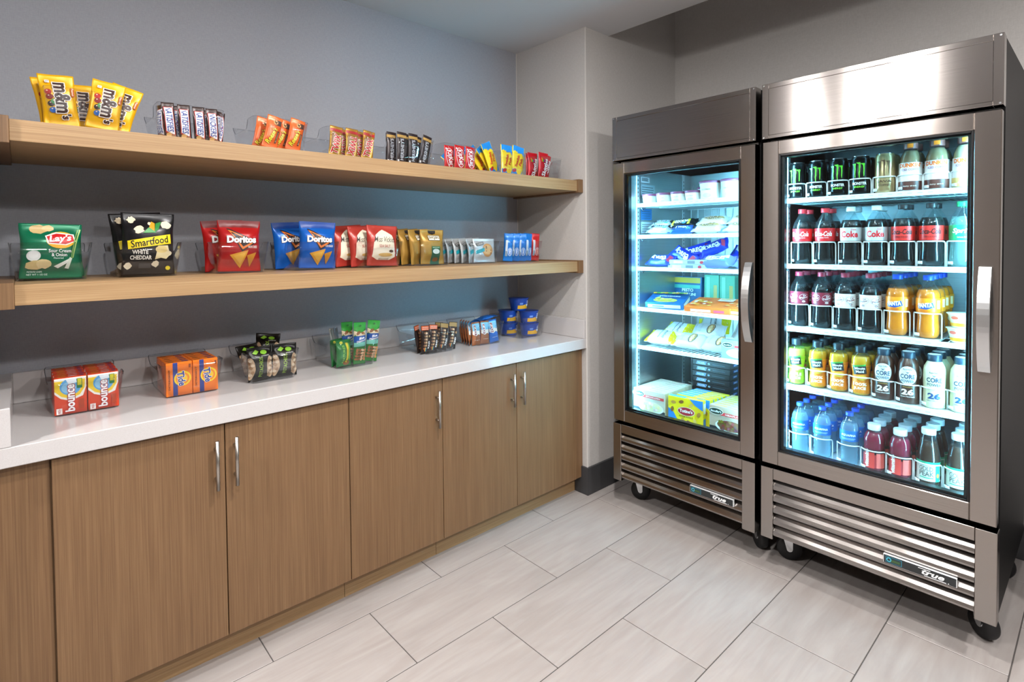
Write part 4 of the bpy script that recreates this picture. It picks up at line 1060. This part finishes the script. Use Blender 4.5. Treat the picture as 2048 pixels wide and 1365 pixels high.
    P['lj'] = juice('#d8e04a', '#8fd02c', ('APPLE', 'JUICE')); P['oj'] = juice('#eda41e', '#e8881a', ('100%', 'JUICE'))
    def shake(body, tc, plate):
        a = A(); a.ell(0, .105, .029, .034, plate).ell(0, .105, .0275, .0325, '#e4ecf0' if plate != body else body).text('fairlife', 0, .128, .006, '#5a5a5a', fit=.028).poly([(-.007, .124), (-.004, .116), (0, .112), (.004, .116), (.007, .124), (.003, .118), (0, .119), (-.003, .118)], '#7a7f84').text('CORE', 0, .102, .017, '#1f3556', fit=.044, wt=.03).text('POWER', 0, .085, .010, '#1f3556', fit=.040, wt=.02)
        a.text('26', 0, .045, .022, tc, fit=.036, wt=.04).text('HIGH PROTEIN', 0, .028, .004, tc, fit=.040).text('vanilla' if plate == body else 'chocolate', 0, .064, .005, '#c9a45a')
        return bottle('protein_shake_bottle', SHAKE, (.0215, .166, .190), '#22303f', None, None, M(body, .3), None, None, a, cap_top='#f1f3f4')
    P['choc'] = shake('#4a2a1e', '#f2eee8', '#f4f7f8'); P['van'] = shake('#ded9b4', '#22406e', '#ded9b4')
    a = A(); a.text('AQUAFINA', 0, .118, .010, '#ffffff', fit=.052, wt=.03, shear=.1).rect(0, .106, .05, .002, '#a8d4f0').rect(0, .102, .04, .0015, '#a8d4f0')
    P['water'] = bottle('water_bottle', WATER, (.0135, .190, .204), '#2d55cf', clear_mat('water', '#e4f5fe', 1.25, .04, '#eaf8ff', .30), .165, None, (.094, .136), '#1f74cc', a)
    a = A(); a.rect(0, .075, .11, .018, '#1b1416').rect(-.012, .044, .034, .060, '#e8473f').text('vitamin', -.020, .045, .014, '#ffffff', rot=90, fit=.060, wt=.04).rect(.026, .044, .030, .056, '#f0665c').text('water', -.018, .078, .006, '#ffffff', rot=90, fit=.014)
    P['vita'] = bottle('vitamin_drink_bottle', VITA, (.0215, .155, .178), '#e3eaf0', liq('#8e1730', .12), .146, None, (.016, .084), '#c03a40', a)
    a = A(); a.rect(0, .084, .11, .008, '#2aa57c').text('GOLD', -.006, .062, .016, '#7a746a', fit=.042, wt=.02).text('PEAK', -.004, .044, .018, '#6f6a62', fit=.044, wt=.02).rect(.030, .048, .014, .060, '#1f9a6c').ell(.030, .040, .005, .008, '#d9c93a').rect(-.004, .030, .040, .003, '#2aa57c')
    P['tea'] = bottle('iced_tea_bottle', TEA, (.0215, .181, .203), '#e9eef0', liq('#3a1c0e', .12), .160, None, (.018, .084), '#e6eae2', a)
    return P
DR = make_drinks()
USED = set()
def lane(key, desc, cat, shelf, li, y, x0, z, rows, dx, group, rz=0):
    for r in range(rows):
        p = DR[key]
        o = copy_tree(p) if key in USED else p
        USED.add(key)
        row = ['front', 'second', 'third', 'fourth'][r]
        tag(o, '%s, %s in the %s lane of the %s' % (desc, row, ORD[li], shelf), cat, group)
        put(o, (x0+r*dx, y, z), 0, 0, RF+R(rz)+R(rnd.uniform(-14, 14) if r else 0))
def organizer(shelf, lanes, x0, z, rr, hz, base=True):
    root = tag(empty('bottle_organizer', (x0, (lanes[0]+lanes[-1])/2, z)), 'white plastic bottle organizer with curved front guards on the '+shelf, 'organizer', 'bottle organizers in the cooler')
    oy = root.location.y
    if base:
        mb = MB(); n = len(lanes)
        a, b = lanes[-1]-.037-oy, lanes[0]+.037-oy
        mb.bbox(-.048, .46, a, b, -.0048, -.0012, .001); mb.build('glide_base', M('#dfe9ee', .4), root)
    for i, y in enumerate(lanes):
        arc = lambda t: (-(rr+.003)*math.cos(R(t)), (rr+.003)*math.sin(R(t))+y-oy)
        pts = [arc(-80)+(0.0,), arc(-80)+(hz*.5,), arc(-79)+(hz-.014,), arc(-76)+(hz-.005,), arc(-68)+(hz-.0008,)]+[arc(t)+(hz,) for t in range(-58, 59, 11)]+[arc(68)+(hz-.0008,), arc(76)+(hz-.005,), arc(79)+(hz-.014,), arc(80)+(hz*.5,), arc(80)+(0.0,)]
        g = MB().tube(pts, .0024, 6).build('front_guard', WHITE, root)
        MB().tube([(-(rr+.004)*math.cos(R(t)), (rr+.004)*math.sin(R(t))+y-oy, .014) for t in range(28, 66, 8)], .003, 6, flat=(.0016, .0062)).build('label_tab', WHITE, g)
XR = .158
L1 = [-1.565, -1.643, -1.722, -1.798, -1.879, -1.958, -2.036, -2.114]; z = RSH[0]+.0055
for i, (k, d, c) in enumerate([('can', 'black and green energy drink can', 'can')]*4+[('tan', 'tan coffee energy drink can', 'can'), ('coffee', 'iced coffee bottle with brown foot', 'bottle'), ('coffee', 'iced coffee bottle with brown foot', 'bottle'), ('coffee2', 'iced coffee bottle with golden foot', 'bottle')]):
    lane(k, d, c, 'top shelf', i, L1[i], XR, z, 2, .073, 'drinks on the top cooler shelf', 8)
organizer('top cooler shelf', L1, XR, z, .0352, .062)
L2 = [-1.587, -1.674, -1.766, -1.852, -1.937, -2.022, -2.108]; z = RSH[1]+.0055
for i, (k, d) in enumerate([('cola', 'cola bottle with red cap')]*2+[('diet', 'diet cola bottle with silver label')]*2+[('zero', 'cola bottle with black cap')]*2+[('lime', 'clear lime soda bottle')]):
    lane(k, d, 'bottle', 'second shelf', i, L2[i], XR, z, 2, .078, 'drinks on the second cooler shelf', 10)
organizer('second cooler shelf', L2, XR, z, .0385, .090)
L3 = [-1.571, -1.658, -1.744, -1.830, -1.918, -2.012]; z = RSH[2]+.0055
for i, (k, d) in enumerate([('pepper', 'dark soda bottle with maroon label')]*2+[('dpepper', 'dark soda bottle with white label')]*2+[('orange', 'orange soda bottle with blue cap')]*2):
    lane(k, d, 'bottle', 'third shelf', i, L3[i], XR+.015, z, 4, .078, 'drinks on the third cooler shelf', 8)
organizer('third cooler shelf', L3, XR+.015, z, .0385, .092)
L4 = [-1.567, -1.649, -1.726, -1.804, -1.880, -1.957, -2.035, -2.112]; z = RSH[3]+.0055
for i, (k, d) in enumerate([('lj', 'lime green juice bottle')]+[('oj', 'orange juice bottle with dark cap')]*3+[('choc', 'brown protein shake bottle')]*2+[('van', 'cream protein shake bottle')]*2):
    lane(k, d, 'bottle', 'fourth shelf', i, L4[i], XR, z, 3, .072, 'drinks on the fourth cooler shelf', 8)
organizer('fourth cooler shelf', L4, XR, z, .0358, .072)
L5 = [-1.581, -1.667, -1.766, -1.850, -1.934, -2.020, -2.106]; z = .4875+.005
for i, (k, d, n) in enumerate([('water', 'clear water bottle, blue cap', 4)]*3+[('vita', 'red vitamin drink bottle', 4)]*2+[('tea', 'iced tea bottle with white cap', 3)]*2):
    lane(k, d, 'bottle', 'cooler floor', i, L5[i], XR, z, n, .073, 'drinks on the cooler floor', 8)
organizer('cooler floor', L5, XR, z, .0385, .080)
def fruit_cups():
    prof = [(.030, 0), (.033, .003), (.044, .046), (.046, .048)]
    a = Art(.012); a.poly([(-.06, .006), (.06, .006), (.06, .022), (-.06, .016)], '#f2a51c').rect(.0, .034, .05, .012, '#f7f3ea').rect(.016, .034, .010, .009, '#9aa4c8').ell(-.024, .036, .012, .006, '#d9533a')
    o = cup('fruit_cup', prof, M('#f4e6c2', .35), [(.046, .048), (.048, .0485), (.048, .051), (.001, .0515)], a, M('#cfe9e0', .35)); W(o, 0)
    fill(o, 'fruit cup', 'fruit cups on the third cooler shelf', [('yellow and white fruit cup, bottom of the stack beside the orange soda', .165, -2.112, RSH[2]+.002, 0, 0, -90), ('yellow and white fruit cup, upper one of the stack', .168, -2.113, RSH[2]+.0536, 0, 0, -84), ('fruit cup with green lid tipped behind the stack', .262, -2.105, RSH[2]+.03, 18, 0, -90)])
fruit_cups()

# ================================================================== freezer contents
def freezer():
    # ice cream tubs
    def tub(nm, r, h):
        prof = [(r*.84, 0), (r*.86, .002), (r, h), (r, h+.0005)]
        a = Art(.012); a.rect(0, h*.62, r*1.1, h*.16, '#efe6d2').text('ice cream', 0, h*.62, h*.10, '#7a6a58', fit=r*.9).ell(.004, h*.28, r*.42, h*.12, '#d8cfc0')
        return W(cup(nm, prof, M('#f1ece2', .4), [(r*1.03, h-.003), (r*1.05, h-.001), (r*1.05, h+.007), (r*1.0, h+.009), (.001, h+.009)], a, M('#8a4668', .4)), 0)
    z = LSH[0]+.0008
    fill(tub('ice_cream_cup', .038, .046), 'ice cream', 'small ice cream cups', [('small ice cream cup with plum lid, %s from the hinge, top shelf' % ORD[k], .20, y, z, 0, 0, -90) for k, y in enumerate((-.815, -.900, -.983, -1.063))])
    fill(tub('ice_cream_pint', .049, .085), 'ice cream', 'ice cream pints', [('ice cream pint with plum lid beside the small cups', .205, -1.152, z, 0, 0, -90), ('ice cream pint with plum lid nearest the handle side', .205, -1.258, z, 0, 0, -84), ('plum lidded pint at the back of the top freezer shelf', .46, -1.00, z, 0, 0, -90)])
    # wrapped ice cream bars: lying packets
    def horiz(o, w, h):
        T = Matrix.Translation((-h/2, 0, w/2)) @ Matrix.Rotation(R(90), 4, 'Y')
        for q in [o]+list(o.children): q.data.transform(T)
        return o
    def packet(nm, w, h, t, col, txt, tc, extra, seed, metal=.2):
        a = Art(.015); extra(a); a.text(txt, 0, h*.5, w*.34, tc, rot=90, fit=h*.5, wt=.04, ol=('#f2f6fa' if tc != '#ffffff' else '#2a2a34', .03))
        return W(horiz(bag(nm, w, h, t, foil_mat(col, .28, metal), a, seed, wrinkle=2.4, nu=12, ramp=.12, side=4), w, h), h/2*.3, t/2)
    def e_silver(a): a.rect(.0, .035, .05, .02, '#20242a').rect(.012, .11, .02, .02, '#5a9ad0').rect(-.01, .13, .03, .01, '#2a2a30')
    def e_black(a): a.rect(0, .03, .05, .012, '#dfe03a').rect(.006, .115, .04, .014, '#dfe03a').ell(.01, .09, .012, .012, '#5a9ad8')
    def e_cream(a): a.ell(0, .08, .022, .05, '#c79a5c').ell(.002, .08, .016, .040, '#e0bd82')
    def e_blue(a): a.rect(-.012, .03, .03, .02, '#e8eef8').ell(.012, .11, .012, .014, '#e9d9e8').rect(0, .135, .05, .012, '#c03a58')
    def e_lav(a): a.ell(0, .05, .02, .03, '#dfe2f6').ell(.008, .11, .014, .02, '#58c2d8').rect(-.014, .12, .02, .03, '#f2f4fb')
    z = LSH[1]
    fill(packet('ice_cream_packet', .066, .150, .040, '#c3cad2', 'TWIX', '#1e2430', e_silver, 301, .5), 'ice cream', 'silver ice cream packets', [
        ('silver ice cream packet, lower one nearest the hinge', 0.182, -0.875, z+0, -58, 0, -90),
        ('silver ice cream packet, upper one nearest the hinge', 0.215, -0.865, z+0.026, -62, 0, -94)])
    fill(packet('ice_cream_packet', .066, .150, .036, '#1b1d22', 'COOKIES', '#ffffff', e_black, 302), 'ice cream', 'black ice cream packets', [
        ('black and yellow ice cream packet beside the silver ones', 0.222, -0.985, z+0.022, -52, -6, -84),
        ('black ice cream packet, lower one in the middle of the shelf', 0.265, -1.05, z+0.012, -46, 0, -80),
        ('black ice cream packet farthest back on the second shelf', 0.33, -1.1, z+0.02, -50, -8, -76)])
    fill(packet('ice_cream_packet', .066, .140, .030, '#2e5ec4', 'TWIX', '#ffffff', e_silver, 303), 'ice cream', None, [('bright blue ice cream packet lying at the shelf front', .180, -1.00, z, -60, 0, -88)])
    fill(packet('ice_cream_packet', .085, .150, .036, '#e8eef2', 'cone', '#8a6a4a', e_cream, 304), 'ice cream', 'white ice cream packets', [
        ('white and tan ice cream packet, front lower one', 0.185, -1.135, z+0, -62, 0, -88),
        ('white and tan ice cream packet, front upper one', 0.222, -1.145, z+0.034, -64, 0, -84),
        ('white and tan ice cream packet nearest the handle side, lower', 0.185, -1.295, z+0, -62, 0, -93),
        ('white and tan ice cream packet nearest the handle side, upper', 0.222, -1.29, z+0.034, -62, 0, -98)])
    z = LSH[2]
    fill(packet('frozen_treat_packet', .080, .155, .040, '#2340c8', 'OREO', '#ffffff', e_blue, 311), 'ice cream', 'deep blue frozen packets', [
        ('deep blue frozen packet at the front corner by the hinge', 0.182, -0.87, z+0, -55, 0, -93),
        ('deep blue frozen packet propped up behind the corner one', 0.245, -0.955, z+0.012, -42, 24, -102),
        ('deep blue frozen packet, tallest of the upright ones', 0.3, -1.035, z+0.036, -24, -16, -76),
        ('deep blue frozen packet resting across the pile', 0.285, -1.13, z+0.052, -40, -22, -82),
        ('deep blue frozen packet at the back, handle side', 0.36, -1.24, z+0.03, -38, 8, -98)])
    fill(packet('frozen_treat_packet', .085, .160, .042, '#6f7fe0', 'ICE', '#ffffff', e_lav, 312), 'ice cream', 'lavender frozen packets', [
        ('lavender frozen packet at the front, handle side', 0.185, -1.185, z+0, -60, 0, -86),
        ('lavender frozen packet beside it, nearest the handle', 0.19, -1.335, z+0, -58, 0, -96)])
    a = Art(.03); a.rect(-.05, .011, .05, .014, '#d7dde2').rect(.02, .011, .04, .014, '#6f757c').ell(.075, .011, .010, .007, '#b83a4a')
    o = W(carton('ice_cream_carton', .20, .14, .022, M('#aeb6bd', .4), a), 0)
    fill(o, 'box', 'flat grey ice cream cartons', [('flat grey ice cream carton, lower of two', .250, -1.035, z+.0008, 0, 0, -90), ('flat grey ice cream carton, upper of two', .253, -1.04, z+.0235, 0, 0, -88)])
    # fourth shelf: pasta and pizza cartons
    z = LSH[3]
    def meal_face(base, band, food, title):
        a = Art(.03); a.rect(0, .006, .19, .022, band).ell(-.004, -.034, .062, .030, food)
        q = random.Random(5)
        for i in range(26): a.blob(-.004+.05*(q.random()*2-1), -.034+.022*(q.random()*2-1), .008, '#%02x%02x%02x' % tuple(min(255, max(0, int(food[j:j+2], 16)+q.randint(-40, 40))) for j in (1, 3, 5)), i)
        a.text(title, .01, .006, .012, '#ffffff', fit=.11, wt=.03)
        for i in range(9): a.blob(-.08+.02*i, .055, .012, ['#e0a02c', '#4f8f3a', '#c8b24a'][i % 3], i+9)
        return a
    f = Art(.03); f.rect(0, .016, .17, .018, '#cfe0ea').rect(-.03, .016, .06, .006, '#5a7a9a')
    s = Art(.03); s.rect(0, .016, .12, .020, '#e9efe6')
    o = W(carton('pasta_carton', .196, .155, .034, M('#1f5c9a', .4), f, meal_face('#1f5c9a', '#17488a', '#c7c85a', 'TORTELLINI'), s), 0, .0775)
    fill(o, 'box', 'blue pasta cartons', [('blue pasta carton tilted towards the glass by the hinge', .262, -.885, z+.001, 14, 0, -74)])
    o = W(carton('pasta_carton', .205, .030, .150, M('#1d5a8c', .4), None), 0)
    a = Art(.03); a.rect(0, .130, .19, .03, '#c9a83a').rect(0, .095, .19, .02, '#4fb0a0').text('PESTO', .02, .075, .018, '#eaf2f2', fit=.07, wt=.03).text('TORTELLINI', .01, .052, .016, '#eaf2f2', fit=.12, wt=.03); a.build('printed_front', o, lambda u, v, q: (u, -.015-q, v))
    fill(o, 'box', 'blue pasta cartons', [('blue pasta carton standing upright at the back', .53, -.83, z+.001, -4, 0, -90)])
    o = W(carton('green_carton', .085, .05, .165, M('#5fae8e', .45), None), 0)
    a = Art(.03); a.rect(-.02, .08, .02, .15, '#8ccbb0').rect(.022, .06, .02, .10, '#c2a85a'); a.build('printed_front', o, lambda u, v, q: (u, -.025-q, v))
    fill(o, 'box', 'pale green cartons', [('pale green carton at the back, nearer the blue one', .56, -.985, z+.001, 0, 0, -90), ('pale green carton at the back, nearer the handle', .56, -1.074, z+.001, 0, 0, -90)])
    f = Art(.03); f.rect(-.03, .012, .10, .012, '#f2d9c8').rect(.06, .012, .05, .012, '#e0506a')
    t = Art(.03); t.ell(-.045, -.03, .055, .060, '#e07a2c')
    q = random.Random(8)
    for i in range(28): t.blob(-.045+.045*(q.random()*2-1), -.03+.05*(q.random()*2-1), .010, ['#f2e6d0', '#c0402c', '#e8a23a', '#f0c46a'][i % 4], i)
    t.rect(.055, .03, .075, .05, '#f3efe6').rect(.055, .04, .06, .010, '#d9c83a').text('PIZZA', .055, .022, .010, '#c0402c', fit=.05)
    o = W(carton('pizza_carton', .225, .19, .030, M('#e8722a', .4), f, t), 0, .095)
    fill(o, 'box', 'orange pizza cartons', [('orange pizza carton lying at the shelf front', .275, -1.135, z+.001, 9, 0, -84), ('orange pizza carton at the handle side, partly off view', .300, -1.30, z+.001, 6, 0, -92)])
    # fifth shelf: sandwich bags and a boxed meal
    z = LSH[4]
    def sandw(corner, seed):
        a = Art(.015)
        if corner: a.poly([(-.062, .17), (.062, .17), (.062, .14), (-.062, .125)], '#e6cf1c').poly([(-.062, 0), (.062, 0), (.062, .02), (-.062, .03)], '#e6cf1c').text('BREAKFAST', .0, .10, .012, '#4a4a52', fit=.08, wt=.02).rect(0, .075, .08, .006, '#8a8f98')
        else: a.ell(0, .10, .040, .020, '#3a3f46').ell(0, .10, .036, .016, '#c9a06a').ell(.004, .098, .030, .008, '#e6cfa0').rect(0, .05, .07, .008, '#c3ccd4').rect(0, .035, .05, .006, '#d6dde2')
        return W(horiz(bag('sandwich_bag', .115, .165, .048, foil_mat('#d3d8dc', .4, .05), a, seed, wrinkle=2.4, ramp=.14, side=4), .115, .165), .03, .024)
    fill(sandw(True, 321), 'food bag', 'white and yellow sandwich bags', [
        ('white and yellow food bag at the front by the hinge', 0.195, -0.865, z+0, -66, 0, -86),
        ('white and yellow food bag lying on the front one', 0.275, -0.905, z+0.03, -58, 0, -96),
        ('white and yellow food bag raised at the back', 0.4, -1.06, z+0.04, -44, -8, -80)])
    fill(sandw(False, 322), 'food bag', 'white sandwich bags', [
        ('white food bag with dark oval picture, middle of the shelf front', 0.195, -1.025, z+0, -64, 0, -88),
        ('white food bag with dark oval picture beside the boxed meal', 0.205, -1.165, z+0, -62, 0, -92),
        ('white food bag with dark oval picture, upper one behind', 0.285, -1.08, z+0.04, -60, 0, -84),
        ('plain white food bag at the back, handle side', 0.38, -1.24, z+0.03, -40, 4, -98)])
    def meal_front(food, title, wd):
        a = Art(.03); a.rect(0, .018, wd-.002, .034, '#26282c').ell(.010, .044, wd*.40, .030, '#e9ecea').ell(.012, .048, wd*.36, .025, food)
        q = random.Random(4)
        for i in range(30): a.blob(.012+wd*.30*(q.random()*2-1), .048+.018*(q.random()*2-1), .007, '#%02x%02x%02x' % tuple(min(255, max(0, int(food[j:j+2], 16)+q.randint(-38, 30))) for j in (1, 3, 5)), i)
        a.rect(.02, .100, wd-.042, .014, '#cf3a3c').text(title, .03, .100, .007, '#fbeee8', fit=wd*.45, wt=.02)
        a.ell(-wd*.30, .108, wd*.19, .016, '#f3f0e2').ell(-wd*.30, .108, wd*.175, .0138, '#1d3a30').text("Stouffer's", -wd*.30, .108, .010, '#ffffff', fit=wd*.28, shear=.2, wt=.02)
        a.text('500 cal 20g', -wd*.28, .014, .010, '#e8e8c8', fit=wd*.34, wt=.02); return a
    def meal_top(c1, c2):
        t = Art(.05); t.rect(-.045, 0, .06, .014, c1).rect(.03, 0, .05, .010, c2).ell(.075, 0, .010, .008, '#e8e4e0'); return t
    o = W(carton('frozen_meal_box', .13, .030, .090, M('#8f9cc0', .4)), 0)
    a = Art(.03); a.ell(-.034, .066, .026, .012, '#f3f0e2').ell(-.034, .066, .0235, .010, '#1d3a30').text("Stouffer's", -.034, .066, .007, '#ffffff', fit=.038, shear=.2).rect(.030, .062, .06, .010, '#cf3a3c').ell(.01, .030, .05, .020, '#e9dcd8').blob(.012, .030, .03, '#c07a72', 4, sq=.5); a.build('printed_front', o, lambda u, v, q: (u, -.015-q, v))
    fill(o, 'box', None, [('boxed frozen meal standing on the fifth shelf at the handle side', .185, -1.290, z+.001, 0, 0, -90)])
    # floor: rows of boxed meals
    z = .4882
    o = W(carton('frozen_meal_box', .188, .031, .130, M('#c9b9a6', .4), meal_front('#e6dcb0', 'FETTUCCINI ALFREDO', .188), meal_top('#e9d3c8', '#d8a9a4')), 0)
    fill(o, 'box', 'boxed pasta meals', [('boxed frozen pasta meal with white noodles, %s from the glass by the hinge' % ORD[k], .118+.0325*k, -.872, z, 0, 0, -90) for k in range(8)])
    a = Art(.03); a.poly([(-.088, .0), (-.03, .0), (-.06, .05), (-.088, .07)], '#2c86d8').poly([(.02, .128), (.088, .128), (.088, .08), (.05, .10)], '#2c86d8').ell(.004, .064, .044, .022, '#f0e8c8').ell(.004, .064, .041, .0195, '#a8232e').text("Totino's", .004, .066, .017, '#ffffff', fit=.066, wt=.03).text('PIZZA ROLLS', .004, .038, .007, '#3a2a10', fit=.07, wt=.02)
    for i, (x, y) in enumerate(((-.06, .10), (-.02, .108), (.03, .098), (.068, .06), (-.066, .066), (.05, .024), (-.01, .020), (.02, .014))): a.ell(x, y, .013, .008, ['#b98a3c', '#8a5a28', '#d6b05a'][i % 3], rot=20*i)
    t = Art(.05); t.rect(-.045, 0, .085, .026, '#5aa9e4').rect(.03, 0, .05, .010, '#e6c3a0')
    sd = Art(.05); sd.rect(0, .02, .028, .04, '#2c86d8').rect(0, .09, .026, .05, '#f2ead2')
    o = W(carton('snack_roll_box', .178, .031, .128, M('#efd21e', .4), a, t, sd), 0)
    fill(o, 'box', 'yellow and blue snack roll boxes', [('yellow and blue snack roll box, turned, closest to the glass', .128, -1.070, z, 0, 0, -84)]+[('yellow and blue snack roll box, %s behind the turned one' % ORD[k], .176+.034*k, -1.086-.004*k, z, 0, 0, -90) for k in range(5)])
    o = W(carton('frozen_meal_box', .188, .031, .130, M('#b9a08a', .4), meal_front('#7a5238', 'MEATLOAF', .188), meal_top('#d9d24a', '#d8a9a4')), 0)
    fill(o, 'box', 'boxed meat meals', [('boxed frozen meat meal, %s from the glass at the handle side' % ORD[k], .118+.0325*k, -1.296, z, 0, 0, -90) for k in range(7)])
    a = Art(.03); a.poly([(-.085, .006), (-.03, .006), (-.024, .022), (-.079, .022)], '#eef2f8').poly([(-.083, .0075), (-.031, .0075), (-.026, .0205), (-.078, .0205)], '#2b62b8').text('SNICKERS', -.055, .014, .009, '#ffffff', fit=.044, shear=.1, wt=.03).ell(-.010, .014, .007, .005, '#9fb4c4').rect(.045, .014, .07, .003, '#5a6270')
    s = Art(.03); s.rect(-.02, .016, .05, .012, '#2b62b8').text('BARS', -.02, .016, .008, '#ffffff', fit=.03)
    o = W(carton('ice_cream_bar_box', .215, .16, .030, M('#231c1e', .4), a, None, s), 0)
    fill(o, 'box', 'black ice cream bar boxes', [('black ice cream bar box with blue logo, %s of the stack from below' % ORD[k], .555, -1.015+.003*(k % 3), z+.0308*k, 0, 0, -90+(k % 3)-1) for k in range(8)])
freezer()
bpy.data.scenes.remove(TMP)
